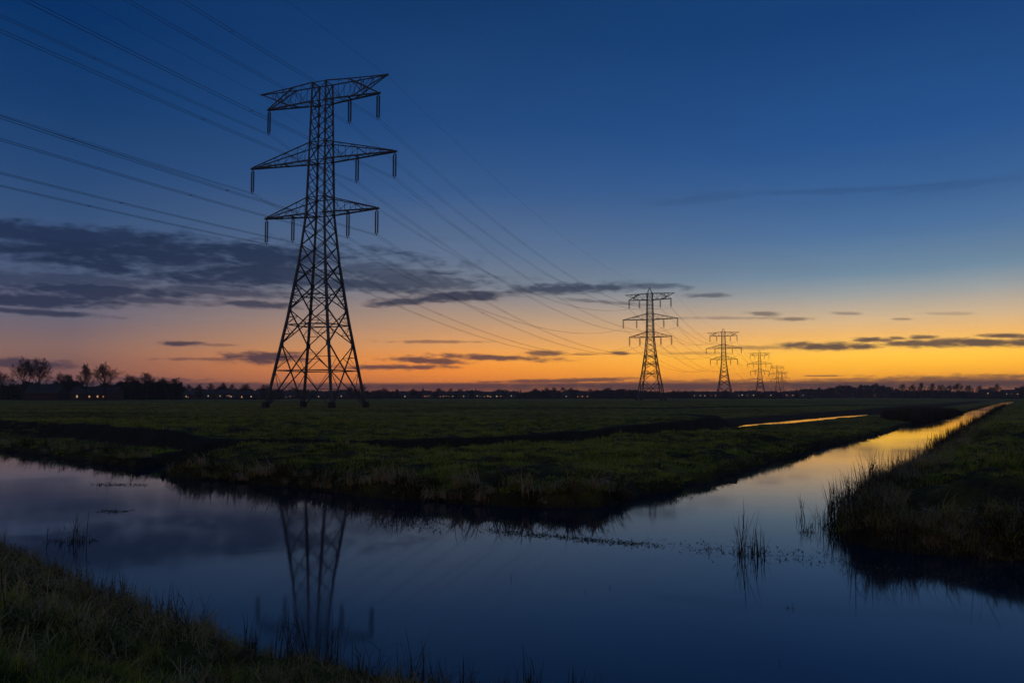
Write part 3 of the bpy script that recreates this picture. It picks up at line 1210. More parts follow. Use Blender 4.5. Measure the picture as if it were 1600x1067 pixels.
for px, ty, w, D, k, lb in [
    (297, 599, 15, 560, 0, 'first of six small round trees in the row left of the near pylon'),
    (312, 598, 13, 560, 2, 'second of six small round trees in the row left of the near pylon'),
    (330, 598, 13, 560, 1, 'third of six small round trees in the row left of the near pylon'),
    (348, 596, 14, 560, 0, 'fourth and tallest of six small round trees left of the near pylon'),
    (363, 598, 12, 560, 2, 'fifth of six small round trees in the row left of the near pylon'),
    (384, 598, 22, 560, 2, 'sixth, widest of the small round trees in the row left of the near pylon'),
    (414, 600, 18, 600, 1, 'small bare tree seen beside the left leg of the near pylon'),
    (460, 604, 24, 700, 2, 'low bare tree seen between the left legs of the near pylon'),
    (545, 603, 22, 700, 0, 'low bare tree seen between the right legs of the near pylon'),
    (566, 600, 20, 700, 2, 'dark bare tree at the right foot of the near pylon'),
    (600, 606, 16, 800, 1, 'small bare tree, first right of the near pylon'),
    (622, 607, 12, 800, 3, 'tiny tree, second right of the near pylon'),
    (645, 607, 13, 800, 1, 'tiny tree, third right of the near pylon'),
    (660, 606, 7, 800, 3, 'thin pointed tree, fourth right of the near pylon'),
    (687, 605, 13, 800, 0, 'first of four round trees above the orange village lights'),
    (704, 605.5, 12, 800, 2, 'second of four round trees above the orange village lights'),
    (720, 607, 12, 800, 1, 'third of four round trees above the orange village lights'),
    (738, 608, 11, 800, 0, 'fourth, smallest of the round trees above the orange village lights'),
    (836, 605.5, 15, 800, 2, 'left tree of the clump halfway between the near and second pylons'),
    (853, 604.5, 14, 800, 0, 'second tree of the clump halfway between near and second pylons'),
    (866, 604.5, 13, 800, 1, 'third tree of the clump halfway between near and second pylons'),
    (880, 603.5, 14, 800, 2, 'tallest tree of the clump halfway between near and second pylons'),
    (891, 604.5, 13, 800, 0, 'last tree of the clump halfway between near and second pylons'),
    (923, 606.5, 14, 800, 2, 'round tree standing alone between the clump and the second pylon'),
    (950, 605, 16, 800, 1, 'broad tree in the wood left of the second pylon'),
    (968, 606, 16, 800, 2, 'broad tree close beside the second pylon, on its left'),
    (1170, 608, 8, 900, 0, 'single small tree between the third and fourth pylons'),
]:
    plant_tree(px, ty, w, D, k, lb, GV)
for px, ty, w, D, k, lb in [
    (1409, 598, 15, 900, 2, 'first tree of the horizon row right of the low wooded rise'),
    (1424, 599, 13, 900, 0, 'second tree of the horizon row right of the low wooded rise'),
    (1439, 597, 13, 900, 3, 'third, upright tree of the horizon row right of the wooded rise'),
    (1455, 598, 13, 900, 3, 'fourth tree of the horizon row, with spiky top'),
    (1470, 600, 13, 900, 1, 'fifth tree of the horizon row, low and joined to the next'),
    (1482, 600, 13, 900, 2, 'sixth tree of the horizon row, low, before the tall crown'),
    (1495, 597, 16, 900, 0, 'tallest spreading tree near the middle of the right horizon row'),
    (1513, 601, 12, 900, 1, 'small tree just right of the tallest spreading one on the right horizon'),
    (1529, 601, 12, 900, 2, 'round tree above the first white light of the right horizon'),
    (1546, 603, 14, 900, 0, 'low tree joined to a taller one above the canal end'),
    (1556, 599, 11, 900, 1, 'taller tree above the far end of the canal'),
    (1597, 601, 18, 800, 2, 'dark tree at the picture edge beyond the end of the canal'),
]:
    plant_tree(px, ty, w, D, k, lb, GR)


# far woods that read as one dark mass
def wood(name, spans, label, per=26, big=1.0):
    vs = []
    for px0, px1, D, y0, y1 in spans:
        n = int((px1 - px0) * per)
        px = nrs.uniform(px0, px1, n)
        t = (px - px0) / (px1 - px0)
        ty = y0 + (y1 - y0) * t
        top = (620 - ty) / F * D + EYE
        top = top * (1 + 0.40 * fbm(px, px * 0 + 3.3, 0.09, 4, int(px0) % 97 + 200))
        Dd = D + nrs.uniform(0, 14, n)
        x = (px - 800) / F * Dd
        z = np.sqrt(nrs.uniform(0, 1, n)) * top * 1.02 - 0.3
        z = np.where(nrs.uniform(0, 1, n) < 0.45, nrs.uniform(0, 1, n) * top * 0.7, z)
        sz = nrs.uniform(0.45, 1.1, n) * (0.55 + D / 800) * big
        c = np.stack([x, Dd, z], 1)
        for k in range(3):
            off = nrs.normal(0, 1, (n, 3)) * sz[:, None] * np.array([0.8, 0.6, 0.75])
            vs.append(c + off)
    m = len(spans)
    V, Fc = [], []
    for s in range(m):
        a, b, c = vs[3 * s:3 * s + 3]
        o = len(V)
        n = len(a)
        V.extend(np.stack([a, b, c], 1).reshape(-1, 3).tolist())
        Fc.extend((o + np.arange(3 * n).reshape(-1, 3)).tolist())
    me = mesh_np(name, V, Fc)
    me.materials.append(M_WOOD)
    o = bpy.data.objects.new(name, me)
    COL.objects.link(o)
    tag(o, label, kind='stuff')
    return o


wood('farm_undergrowth', [(-260, 60, 420, 602, 600), (60, 130, 420, 601, 598), (130, 190, 425, 604, 600), (190, 285, 425, 596, 599)],
     'dark winter undergrowth round the farm', 60)
wood('village_treeline', [(280, 440, 640, 608, 609), (430, 600, 860, 611, 611), (600, 1000, 880, 612, 612), (930, 1030, 870, 609, 612), (1000, 1260, 900, 613, 613)],
     'dark treeline along the far village', 42)
wood('wooded_rise', [(1235, 1300, 1050, 612, 606), (1300, 1370, 1050, 605, 603), (1370, 1410, 1050, 604, 611), (1390, 1560, 950, 612, 612), (1540, 1600, 950, 613, 614), (1585, 1900, 820, 609, 600)],
     'dark low woods along the right horizon', 55)


wood('village_hedge', [(268, 440, 515, 621.6, 621.6), (430, 600, 650, 621.4, 621.4), (600, 1040, 710, 621.2, 621.2), (1060, 1270, 770, 620.6, 620.6), (1500, 1610, 730, 619.5, 619.5)],
     'low dark hedges and gardens in front of the far village', 40, 0.35)


# ------------------------------------------------------------------ farm and village
def gable_house(name, px, D, length, depth, eave, ridge, rz, label, group, windows, wall=M_WALL, chimney=True):
    """windows: (offset along the front, sill height, width, height, lit material)"""
    x, y = at(px, D)
    o = empty(name, (x, y, H(x, y)), rz)
    tag(o, label, 'house' if 'barn' not in name else 'barn', group)
    L2, D2 = length / 2, depth / 2
    w = MB()
    w.add([(-L2, -D2, -0.2), (L2, -D2, -0.2), (L2, D2, -0.2), (-L2, D2, -0.2), (-L2, -D2, eave), (L2, -D2, eave), (L2, D2, eave), (-L2, D2, eave),
           (-L2, 0, ridge - 0.12), (L2, 0, ridge - 0.12)],
          [(0, 1, 5, 4), (2, 3, 7, 6), (1, 2, 6, 9, 5), (3, 0, 4, 8, 7), (3, 2, 1, 0)])
    w.build('wall', wall, o)
    rf = MB()
    ov = 0.45
    sl = (ridge - eave) / D2
    for s in (-1, 1):
        e = s * (D2 + ov)
        ze = eave - ov * sl
        a = [(-L2 - ov, e, ze), (L2 + ov, e, ze), (L2 + ov, 0, ridge), (-L2 - ov, 0, ridge)]
        b = [(p, q, r + 0.22) for p, q, r in a]
        rf.add(a + b, [(3, 2, 1, 0), (4, 5, 6, 7), (0, 1, 5, 4), (1, 2, 6, 5), (3, 0, 4, 7)])
    roof = rf.build('roof', M_ROOFT, o)
    if chimney:
        ch = MB()
        ch.box((L2 * 0.55, 0, ridge + 0.4), (0.7, 0.7, 1.5))
        ch.build('chimney', M_WALL, roof)
    for ox, zs, ww, wh, mt in windows:
        f = MB()
        t = 0.1
        yy = -D2 - 0.03
        f.box((ox, yy, zs - t / 2), (ww + 2 * t, 0.12, t))
        f.box((ox, yy, zs + wh + t / 2), (ww + 2 * t, 0.12, t))
        for s in (-1, 1):
            f.box((ox + s * (ww + t) / 2, yy, zs + wh / 2), (t, 0.12, wh))
        f.box((ox, yy - 0.01, zs + wh / 2), (0.06, 0.1, wh))
        fo = f.build('window', M_FRAME, o)
        p = MB()
        p.box((ox, yy + 0.01, zs + wh / 2), (ww, 0.04, wh))
        p.build('pane', mt, fo)
    dm = MB()
    dm.box((-L2 * 0.82, -D2 - 0.03, 1.05), (0.95, 0.08, 2.1))
    dm.build('door', M_ROOFT, o)
    return o


def wz(py, D):
    return (620 - py) / F * D + EYE


gable_house('farmhouse', 153, 392, 22, 9, 3.6, 6.8, R(4), 'long low farmhouse with four lit windows among bare trees', None,
            [(-7.6, 1.4, 0.7, 1.2, M_FARM), (-1.6, 1.5, 0.7, 0.9, M_WIN_W), (2.4, 1.5, 0.7, 1.0, M_FARM), (5.2, 1.5, 0.5, 0.8, M_WIN_O)])
gable_house('barn', 74, 396, 16, 11, 3.8, 8.0, R(6), 'dark barn with a bluish roof left of the lit farmhouse', None, [], M_WALL, False)
VG = 'small houses of the far village'
HOUSES = [
    # px of the house, lights (px, py, w, material), label
    (283, [(273, 620, 1.0, M_WIN_O), (278, 619.2, .9, M_WIN_C), (283, 618.4, .6, M_WIN_W)], 'far house with a white and an orange window, first right of the farm wood'),
    (298, [(296, 619, 1.0, M_WIN_W), (299, 620, 1.2, M_WIN_O)], 'far house with two warm windows, second right of the farm wood'),
    (330, [(330, 618, 1.0, M_WIN_C)], 'far house with one white window under the third round tree'),
    (349, [(348.6, 618, .8, M_WIN_W)], 'far house with one warm window under the fourth round tree'),
    (362, [(359, 617.7, 1.2, M_WIN_W), (362.5, 618, .8, M_WIN_O), (365.5, 619, .9, M_WIN_C)], 'far house with three windows lit in a row, under the fifth round tree'),
    (382, [(382, 619.8, 1.3, M_WIN_W)], 'far house with one orange window left of the near pylon'),
    (397, [(396.5, 619, 1.0, M_WIN_C)], 'far house with a pale window closest to the left pylon leg'),
    (452, [(450, 620, 1.0, M_WIN_C), (456, 618.8, .8, M_WIN_O)], 'far house with a bright and an orange window between the left pylon legs'),
    (500, [(500.5, 619.3, .9, M_WIN_C)], 'far house with one pale window seen between the middle pylon legs'),
    (535, [(535.5, 618.6, .8, M_WIN_C)], 'far house with one pale window seen between the right pylon legs'),
    (634, [(634, 619, 1.0, M_WIN_C)], 'far house with one white light, first right of the near pylon'),
    (669, [(665, 618.6, 1.2, M_WIN_O), (668.5, 618.6, 1.4, M_WIN_O), (672, 618.3, 1.2, M_WIN_O)], 'far house with a short orange row of three windows'),
    (696, [(689, 619, 1.6, M_WIN_O), (693.5, 618.6, 1.5, M_WIN_W), (698, 618.4, 1.5, M_WIN_O), (702.5, 618.8, 1.5, M_WIN_O)], 'far house with a long orange row of four windows'),
    (708, [(708, 618.6, 1.2, M_WIN_C)], 'far house with a pale window right of the long orange row'),
    (725, [(725, 618.5, 1.5, M_WIN_W)], 'far house with one bright yellow window under the third village tree'),
    (750, [(746, 618.2, .8, M_WIN_C), (750.5, 619, 1.0, M_WIN_C)], 'far house with two white windows in the middle of the village'),
    (760, [(757, 618.8, 1.0, M_WIN_O), (762.5, 618.5, 1.4, M_WIN_W), (766.5, 619.2, 1.4, M_WIN_W)], 'far house with three warm windows in the middle of the village'),
    (779, [(776.3, 618.8, 1.4, M_WIN_C), (782.5, 618.6, .9, M_WIN_O)], 'far house with one bright and one dull window, right of the three warm ones'),
    (799, [(799, 618.2, 1.0, M_WIN_C)], 'far house with a white window, rightmost of the village middle'),
    (884, [(884, 618.8, 1.0, M_WIN_C)], 'far house with one white window below the tree clump'),
    (912, [(902, 619.3, 1.1, M_WIN_O), (909, 619, 1.4, M_WIN_O), (917, 619, 1.3, M_WIN_O)], 'far house with three dim orange windows left of the second pylon'),
    (1093, [(1083, 617.6, .8, M_WIN_C), (1092, 617.7, 1.2, M_WIN_C), (1099, 618, 1.0, M_WIN_C)], 'far house with three pale windows between the second and third pylons'),
    (1114, [(1109, 617.5, .9, M_WIN_C), (1115.5, 617.7, 1.3, M_WIN_O)], 'far house with an orange window just left of the third pylon'),
    (1154, [(1151.5, 618, 1.5, M_WIN_W), (1157, 616.8, 1.6, M_WIN_C)], 'far house with two bright windows just right of the third pylon'),
    (1169, [(1165, 617, 1.0, M_WIN_C), (1174.7, 617.2, 1.2, M_WIN_C)], 'far house with two pale windows left of the fourth pylon'),
    (1201, [(1201.5, 617, 1.4, M_WIN_C)], 'far house with one white window between the fourth and fifth pylons'),
    (1229, [(1226, 617, 2.0, M_WIN_O), (1235.5, 617, 2.2, M_WIN_O)], 'far house with two strong orange windows right of the farthest pylons'),
    (1251, [(1251, 617, 1.0, M_WIN_C)], 'far house with a faint pale window at the foot of the wooded rise'),
    (1538, [(1538, 614.2, 1.1, M_WIN_C)], 'far house with one white window in the right horizon trees'),
    (1576, [(1567, 615, 1.2, M_WIN_C), (1574.5, 615, 1.3, M_WIN_W), (1584, 615, 1.8, M_WIN_W)], 'far house with three lit windows beyond the end of the canal'),
]
for px, lights, lb in HOUSES:
    D = 540 if px < 430 else 680 if px < 600 else 740 if px < 1040 else 800 if px < 1300 else 760
    span = max(l[0] for l in lights) - min(l[0] for l in lights)
    ln = max(9.0, span / F * D + 4)
    cx = (max(l[0] for l in lights) + min(l[0] for l in lights)) / 2
    win = [((l[0] - cx) / F * D, wz(l[1], D) - 0.6 - H(*at(cx, D)), l[2] * rnd.uniform(0.55, 0.9), rnd.uniform(0.6, 1.0), M_DIM if len(lights) > 1 and rnd.random() < 0.3 else l[3]) for l in lights]
    top = max(w[1] for w in win) + 1.8
    gable_house('village_house', cx, D, ln, 8, top, top + 2.6, 0, lb, VG, win, M_WALL if rnd.random() < .6 else M_PLASTER, rnd.random() < .6)


# ------------------------------------------------------------------ grass and reeds
def blade(mb, base, yaw, h, w, lean, curl, r, seg=3):
    d = Vector((math.cos(yaw), math.sin(yaw), 0))
    s = Vector((-d.y, d.x, 0))
    p = Vector(base)
    an = lean
    vs = []
    for i in range(seg + 1):
        k = 1 - i / seg
        if i < seg:
            ww = w * (0.35 + 0.65 * k) / 2
            vs += [p - s * ww, p + s * ww]
        else:
            vs.append(p)
        st_ = h / seg
        p = p + (Vector((0, 0, 1)) * math.cos(an) + d * math.sin(an)) * st_
        an += curl / seg
    fs = [(2 * i, 2 * i + 1, 2 * i + 3, 2 * i + 2) for i in range(seg - 1)]
    fs.append((2 * seg - 2, 2 * seg - 1, 2 * seg))
    mb.add(vs, fs)


def tuft(seed, n, rad, h, w, lean, curl, mat, name, bias=None):
    r = random.Random(seed)
    mb = MB()
    for i in range(n):
        a, q = r.uniform(0, 6.283), rad * math.sqrt(r.random())
        yaw = r.uniform(0, 6.283) if bias is None else R(90) + r.gauss(0, bias)
        blade(mb, (q * math.cos(a), q * math.sin(a), -0.03), yaw, h * r.uniform(0.45, 1.15), w * r.uniform(0.7, 1.2),
              abs(r.gauss(0, lean)) + (0.15 if bias else 0), curl * r.uniform(0.3, 1.4), r)
    return bpy.data.objects.new(name, mb.mesh(name, mat))


def pool(name, objs):
    c = bpy.data.collections.new(name)
    for o in objs:
        c.objects.link(o)
    return c


P_NEAR = pool('near_tufts', [tuft(i, 26, 0.11, 0.22, 0.010, 0.6, 1.7, (M_G1, M_G1, M_G1, M_G2)[i % 4], 'grass_tuft') for i in range(6)])
P_ROUGH = pool('rough_tufts', [tuft(20 + i, 24, 0.12, 0.34, 0.009, 0.65, 2.1, (M_DRY, M_G2, M_DRY)[i % 3], 'grass_tuft') for i in range(6)])
P_MID = pool('mid_tufts', [tuft(40 + i, 26, 0.28, 0.20, 0.020, 0.6, 1.2, (M_G1, M_G2, M_G1)[i % 3], 'grass_tuft') for i in range(6)])
P_FAR = pool('far_tufts', [tuft(60 + i, 22, 0.8, 0.20, 0.05, 0.6, 1.0, (M_G2, M_G1, M_G2, M_G2)[i % 4], 'grass_tuft') for i in range(4)])
P_HANG = pool('hanging_tufts', [tuft(80 + i, 26, 0.14, 0.75, 0.014, 0.3, 3.0, (M_DRY, M_DRY, M_G2)[i % 3], 'grass_tuft', bias=0.6) for i in range(6)])


P_HANGFAR = pool('hanging_far_tufts', [tuft(90 + i, 22, 0.18, 0.8, 0.03, 0.3, 3.0, (M_DRY, M_DRY, M_G2)[i % 3], 'grass_tuft', bias=0.5) for i in range(6)])


def reed_obj(seed, n, rad, h, mat=M_REED, w=0.010, name='reed_tuft'):
    r = random.Random(seed)
    mb = MB()
    for i in range(n):
        a, q = r.uniform(0, 6.283), rad * math.sqrt(r.random())
        hh = h * (0.22 + 0.9 * r.random() ** 2.2)
        yaw = r.uniform(0, 6.283)
        blade(mb, (q * math.cos(a), q * math.sin(a), -0.05), yaw, hh, w * r.uniform(.7, 1.2), abs(r.gauss(0, 0.14)), r.uniform(0, 0.5), r, 4)
        if r.random() < 0.35:   # broken, folded leaf
            blade(mb, (q * math.cos(a), q * math.sin(a), hh * 0.4), yaw + r.uniform(-1, 1), hh * 0.5, w, 0.7, 1.6, r, 3)
    return mb, name


def reed_src(seed, n, rad, h, w):
    mb, nm = reed_obj(seed, n, rad, h, w=w)
    return bpy.data.objects.new(nm, mb.mesh(nm, M_REED))


P_REED = pool('reed_tufts', [reed_src(100 + i, 16, 0.16, 0.95, 0.016) for i in range(5)])
P_REEDFAR = pool('reed_far_tufts', [reed_src(120 + i, 22, 0.5, 1.5, 0.045) for i in range(4)])


def scatter(name, pts, rot, scl, coll, nvar, label, kind='stuff'):
    me = bpy.data.meshes.new(name)
    me.from_pydata([tuple(p) for p in pts], [], [])
    n = len(pts)
    a = me.attributes.new('rot', 'FLOAT_VECTOR', 'POINT')
    a.data.foreach_set('vector', np.asarray(rot, np.float32).ravel())
    a = me.attributes.new('scl', 'FLOAT', 'POINT')
    a.data.foreach_set('value', np.asarray(scl, np.float32))
    a = me.attributes.new('idx', 'INT', 'POINT')
    a.data.foreach_set('value', nrs.randint(0, nvar, n).astype(np.int32))
    o = bpy.data.objects.new(name, me)
    COL.objects.link(o)
    tag(o, label, kind=kind)
    ng = bpy.data.node_groups.new(name, 'GeometryNodeTree')
    ng.interface.new_socket('Geometry', in_out='INPUT', socket_type='NodeSocketGeometry')
    ng.interface.new_socket('Geometry', in_out='OUTPUT', socket_type='NodeSocketGeometry')
    gi, go = ng.nodes.new('NodeGroupInput'), ng.nodes.new('NodeGroupOutput')
    ci = ng.nodes.new('GeometryNodeCollectionInfo')
    ci.inputs['Collection'].default_value = coll
    ci.inputs['Separate Children'].default_value = True
    ci.inputs['Reset Children'].default_value = True
    ip = ng.nodes.new('GeometryNodeInstanceOnPoints')
    ip.inputs['Pick Instance'].default_value = True

    def named(nm, typ):
        k = ng.nodes.new('GeometryNodeInputNamedAttribute')
        k.data_type = typ
        k.inputs['Name'].default_value = nm
        return k.outputs[0]
    ng.links.new(gi.outputs[0], ip.inputs['Points'])
    ng.links.new(ci.outputs[0], ip.inputs['Instance'])
    ng.links.new(named('idx', 'INT'), ip.inputs['Instance Index'])
    ng.links.new(named('rot', 'FLOAT_VECTOR'), ip.inputs['Rotation'])
    ng.links.new(named('scl', 'FLOAT'), ip.inputs['Scale'])
    ng.links.new(ip.outputs[0], go.inputs[0])
    md = o.modifiers.new('scatter', 'NODES')
    md.node_group = ng
    return o


def sample(n, r0, r1, a0, a1, power=1.0):
    u = nrs.uniform(0, 1, n)
    r = (r0 ** (2 - power) + u * (r1 ** (2 - power) - r0 ** (2 - power))) ** (1 / (2 - power)) if power != 2 else r0 * (r1 / r0) ** u
    a = np.radians(nrs.uniform(a0, a1, n))
    return r * np.sin(a), r * np.cos(a)


def spin(n, tilt=0.15):
    return np.stack([nrs.normal(0, tilt, n), nrs.normal(0, tilt, n), nrs.uniform(0, 6.283, n)], 1)


def keep(x, y, ok, z):
    return np.stack([x[ok], y[ok], z[ok]], 1)


# near bank: short green turf above, rough dead grass on the slope down to the water
x, y = sample(26000, 2.6, 22, -55, 30, 1.0)
z, cls, sd_, dd = terrain(x, y)
patch = fbm(x, y, 0.5, 3, 70)
tus = fbm(x, y, 2.2, 3, 33)
ok = (cls == 1) & (sd_ > 1.6) & (tus > -0.12 + 0.25 * nrs.uniform(-1, 1, len(x)))
P = keep(x, y, ok, z)
scatter('near_bank_turf', P, spin(len(P)), nrs.uniform(0.5, 1.15, len(P)) * np.clip(0.8 + 1.3 * tus[ok] + 0.5 * patch[ok], 0.4, 2), P_NEAR, 6, 'short green turf on the near bank')
ok = (cls == 1) & (sd_ > -0.05) & (sd_ < 3.2) & (nrs.uniform(0, 1, len(x)) < np.where(sd_ < 2.2, 0.8, 0.3) * np.clip(0.75 + 2.2 * tus, 0.1, 1))
P = keep(x, y, ok, z)
scatter('rough_bank_grass', P, spin(len(P), 0.3), nrs.uniform(0.5, 1.2, len(P)) * (1 + 0.8 * patch[ok]), P_ROUGH, 6, 'rough half dead grass down the near bank')
ok = (cls == 1) & (sd_ > -0.1) & (sd_ < 0.5) & (nrs.uniform(0, 1, len(x)) < 0.16)
P = keep(x, y, ok, z)
scatter('bank_sedge', P, spin(len(P), 0.12), nrs.uniform(0.25, 0.75, len(P)), P_REED, 5, 'thin dead sedge stems along the near waterline')

# peninsula, right land and the field's edge
x, y = sample(60000, 12, 75, -42, 42, 1.4)
z, cls, sd_, dd = terrain(x, y)
tus = fbm(x, y, 0.85, 3, 91)
ok = (cls >= 2) & (tus > -0.2 + 0.25 * nrs.uniform(-1, 1, len(x))) & (sd_ > 0.1) & ((cls == 2) | ((cls == 3) & (dd > 1.2 + 3.0 * sst(74, 90, y))) | ((cls == 4) & (dd > 2.0 + 7 * sst(74, 90, y))))
ok &= ~((cls == 4) & (x < -15) & (sd_ > 2.9) & (sd_ < 5.0))
P = keep(x, y, ok, z)
r_ = np.hypot(P[:, 0], P[:, 1])
scatter('meadow_tufts', P, spin(len(P)), nrs.uniform(0.5, 1.2, len(P)) * np.clip(0.8 + 1.5 * tus[ok], 0.35, 2.0), P_MID, 6, 'tufted winter grass on the low banks')
x, y = sample(26000, 60, 230, -40, 40, 1.4)
z, cls, sd_, dd = terrain(x, y)
ok = (cls >= 2) & (sd_ > 0.2) & ((cls == 2) | ((cls == 3) & (dd > 5)) | ((cls == 4) & (dd > 8) & (dist(DITCH2, x, y) > 3.4)))
P = keep(x, y, ok, z)
scatter('field_grass', P, spin(len(P)), nrs.uniform(0.4, 0.9, len(P)), P_FAR, 4, 'short grass across the far meadow')


x, y = sample(40000, 12, 75, 8, 42, 1.4)
z, cls, sd_, dd = terrain(x, y)
ok = (cls == 2) & (sd_ > 0.0) & (sd_ < 1.5)
P = keep(x, y, ok, z)
scatter('dead_slope_grass', P, spin(len(P), 0.35), nrs.uniform(0.6, 1.4, len(P)), P_ROUGH, 6, 'brown dead grass down the right canal bank')


def along(poly, step, dmin=0.0):
    out = []
    for (x1, y1), (x2, y2) in zip(poly[:-1], poly[1:]):
        ln = math.hypot(x2 - x1, y2 - y1)
        n = max(1, int(ln / step))
        for i in range(n):
            t = (i + rnd.random()) / n
            out.append((x1 + (x2 - x1) * t, y1 + (y2 - y1) * t, math.atan2(y2 - y1, x2 - x1)))
    return out


def hang(poly, step, inward, lo, hi, name, label, coll):
    water_left = False
    pts, rot, scl = [], [], []
    for x, y, a in along(poly, step):
        # outward normal towards the water
        nx, ny = (-math.sin(a), math.cos(a)) if water_left else (math.sin(a), -math.cos(a))
        k = rnd.uniform(0.05, inward)
        px, py = x - nx * k, y - ny * k
        pts.append((px, py, max(H(px, py), WATER_Z + 0.12)))
        rot.append((rnd.gauss(0, .15), rnd.gauss(0, .15), math.atan2(ny, nx) - R(90) + rnd.gauss(0, .3)))
        scl.append(rnd.uniform(lo, hi))
    scatter(name, pts, rot, scl, coll, 6, label)


hang(PB[:10], 0.12, 0.7, 0.4, 1.25, 'hanging_bank_grass', 'pale dead grass hanging over the opposite bank', P_HANGFAR)
hang(RB[7:18], 0.05, 1.2, 0.45, 1.2, 'hanging_point_grass', 'pale dead grass hanging from the low point', P_HANG)
hang(LB[1:], 0.35, 1.5, 0.5, 1.2, 'hanging_left_grass', 'dead grass along the far left waterline', P_HANGFAR)


def fringe(poly, step, lo, hi, name, label, coll, nv, jit, skip=0.0):
    pts, scl = [], []
    for x, y, a in along(poly, step):
        if rnd.random() < skip:
            continue
        px, py = x + rnd.gauss(0, jit), y + rnd.gauss(0, jit)
        pts.append((px, py, max(H(px, py), WATER_Z - 0.02)))
        scl.append(rnd.uniform(lo, hi))
    scatter(name, pts, spin(len(pts), 0.12), scl, coll, nv, label)


fringe(RB[4:14], 0.17, 0.35, 1.4, 'reed_fringe', 'ragged dead reeds along the right canal bank', P_REED, 5, 0.25)
fringe(RB[8:18], 0.30, 0.7, 1.5, 'tall_bank_stalks', 'tall stray stalks round the low grassy point', P_REED, 5, 0.35)
fringe(RB[1:6], 0.45, 0.3, 0.85, 'far_reed_fringe', 'dark reeds along the far right canal bank', P_REEDFAR, 4, 0.5)
fringe(PB[13:20], 1.2, 0.12, 0.3, 'low_reed_fringe', 'low dark edge plants along the left canal bank', P_REEDFAR, 4, 0.3)

# the dark reed bed on the left canal bank
pts, scl = [], []
for i in range(1500):
    t, s = rnd.random(), rnd.random()
    bx, by = 46.63 + (86.0 - 46.63) * t, 90.0 + (148.0 - 90.0) * t
    w_ = 7.5 * math.sin(math.pi * min(max(t, 0.03), 0.97)) ** 0.5
    px, py = bx - 0.83 * (w_ * s - 0.6), by + 0.55 * (w_ * s - 0.6)
    pts.append((px, py, max(H(px, py), WATER_Z)))
    scl.append(rnd.uniform(0.6, 1.0) * (0.6 + 0.45 * math.sin(math.pi * t)))
scatter('reed_bed', pts, spin(len(pts), 0.1), scl, P_REEDFAR, 4, 'dense dark reed bed on the left bank of the bright canal')


# clumps of dead rush standing in the water, one thing each
def water_px(px, py):
    a, v = (px - 800) / F, (533.5 - py) / F
    th = R(TILT)
    b, c = math.cos(th) - v * math.sin(th), math.sin(th) + v * math.cos(th)
    t = (WATER_Z - EYE) / c
    return a * t, b * t


def rush(px, py, n, rad, h, w, label, mat_pad=True, seed=0):
    x, y = water_px(px, py)
    mb, _ = reed_obj(300 + seed, n, rad, h, w=w)
    o = mb.build('rush_clump', M_REED)
    o.location = (x, y, WATER_Z)
    tag(o, label, 'rushes', 'dead rushes standing in the canal')
    if mat_pad:
        r = random.Random(seed)
        pb = MB()
        for i in range(26):
            a, q = r.uniform(0, 6.28), rad * 1.6 * math.sqrt(r.random())
            blade(pb, (q * math.cos(a), q * math.sin(a), 0.0), r.uniform(0, 6.28), r.uniform(.3, .9) * rad, 0.08 * rad, r.uniform(.7, 1.3), 0.5, r, 2)
        pb.build('floating_leaves', M_REED, o)
    return o


rush(1160, 866, 26, 0.16, 1.2, 0.016, 'taller left clump of the pair of rushes standing in open water before the right point', True, 1)
rush(1184, 866, 30, 0.15, 1.05, 0.016, 'right clump of the pair of rushes standing in open water before the right point', True, 2)
rush(120, 846, 40, 0.26, 0.8, 0.015, 'dark rush clump in the water just off the near bank', True, 3)
rush(86, 846, 14, 0.16, 0.5, 0.013, 'small rush clump left of the dark one off the near bank', True, 4)
rush(985, 850, 7, 0.10, 0.42, 0.008, 'small rush sprig at the right end of the floating weed line', True, 5)
rush(1025, 852, 5, 0.22, 0.46, 0.008, 'pair of thin stems right of the floating weed line', False, 6)
rush(1107, 857, 5, 0.10, 0.48, 0.008, 'small thin sprig left of the tall pair of rush clumps', True, 7)
rush(1212, 872, 6, 0.30, 0.5, 0.008, 'thin stems between the rush pair and the grassy point', False, 8)
rush(1243, 872, 6, 0.20, 0.55, 0.008, 'thin stems beside the tip of the grassy point', False, 9)
rush(917, 927, 4, 0.06, 0.32, 0.008, 'bent stem alone in the middle of the dark water', False, 10)
rush(955, 918, 3, 0.05, 0.26, 0.008, 'short upright stem alone in the middle of the dark water', False, 11)
rush(162, 757, 14, 0.3, 0.55, 0.014, 'dark rush clump off the far left bank', True, 12)
rush(1234, 950, 5, 0.05, 0.14, 0.008, 'tiny dark sprout alone on the open water at right', True, 13)
rush(1262, 832, 18, 0.15, 0.75, 0.015, 'rush clump touching the tip of the grassy point', True, 14)
rush(1150, 760, 3, 0.25, 0.5, 0.012, 'thin stems just off the opposite canal bank', False, 15)
rush(803, 905, 3, 0.05, 0.3, 0.007, 'lone thin stem left of the bent one in dark water', False, 16)
rush(1220, 1040, 2, 0.02, 0.35, 0.006, 'lone faint stem near the bottom edge of the water', False, 17)


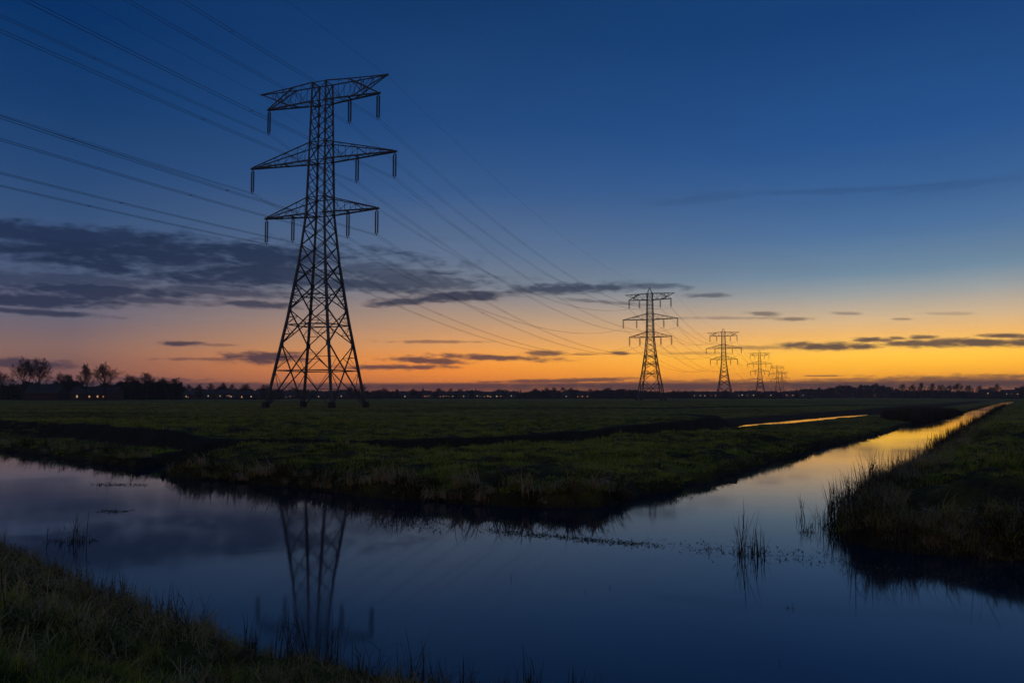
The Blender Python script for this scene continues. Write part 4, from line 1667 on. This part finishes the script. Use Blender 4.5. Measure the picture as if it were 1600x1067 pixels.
def weeds(name, a, b, n, label, seed, spread=0.35):
    r = random.Random(seed)
    x0, y0 = water_px(*a)
    x1, y1 = water_px(*b)
    mb = MB()
    for i in range(n):
        t = r.random()
        t = t if r.random() > .5 else round(t * 6) / 6 + r.gauss(0, .03)
        x, y = x0 + (x1 - x0) * t + r.gauss(0, spread * .6), y0 + (y1 - y0) * t + r.gauss(0, spread)
        blade(mb, (x, y, WATER_Z + 0.004), r.uniform(0, 6.28), r.uniform(.03, .13), r.uniform(.015, .035), r.uniform(1.1, 1.57), 0.2, r, 2)
    o = mb.build(name, M_REED)
    tag(o, label, kind='stuff')


weeds('floating_weeds', (765, 829), (1010, 851), 800, 'thin broken line of floating weed across the water', 5, 0.18)
weeds('floating_weeds', (590, 814), (690, 826), 200, 'sparse floating weed below the near pylon reflection', 6, 0.4)
weeds('floating_weeds', (175, 757), (232, 758), 220, 'thin floating weed off the far left bank', 7, 0.25)
weeds('floating_weeds', (158, 798), (198, 799), 130, 'small raft of floating weed in the left water', 8, 0.15)
weeds('floating_weeds', (1060, 853), (1290, 872), 260, 'scattered floating weed round the rush clumps', 9, 0.5)


# ------------------------------------------------------------------ evening haze
hm = MB()
hm.box((0, 0, (58.5 - 3.4) / 2), (7800, 7800, 58.5 + 3.4))
haze_mat = bpy.data.materials.new('evening_haze')
haze_mat.use_nodes = True
ht_ = haze_mat.node_tree
ht_.nodes.clear()
hv = ht_.nodes.new('ShaderNodeVolumePrincipled')
hv.inputs['Color'].default_value = (0.72, 0.67, 0.64, 1)
hv.inputs['Density'].default_value = 0.00022
hv.inputs['Anisotropy'].default_value = 0.3
ho = ht_.nodes.new('ShaderNodeOutputMaterial')
ht_.links.new(hv.outputs[0], ho.inputs['Volume'])
haze = hm.build('haze', haze_mat)
tag(haze, 'thin evening haze lying over the meadow', kind='stuff')

weeds('floating_weeds', (430, 790), (760, 808), 160, 'sparse scum drifting along the opposite bank', 21, 0.35)
weeds('floating_weeds', (960, 808), (1180, 745), 120, 'sparse scum along the left edge of the bright canal', 22, 0.3)
weeds('floating_weeds', (1310, 880), (1590, 915), 200, 'dark scum under the low grassy point', 23, 0.3)
weeds('floating_weeds', (20, 722), (140, 736), 90, 'sparse scum in the far left water', 24, 0.5)
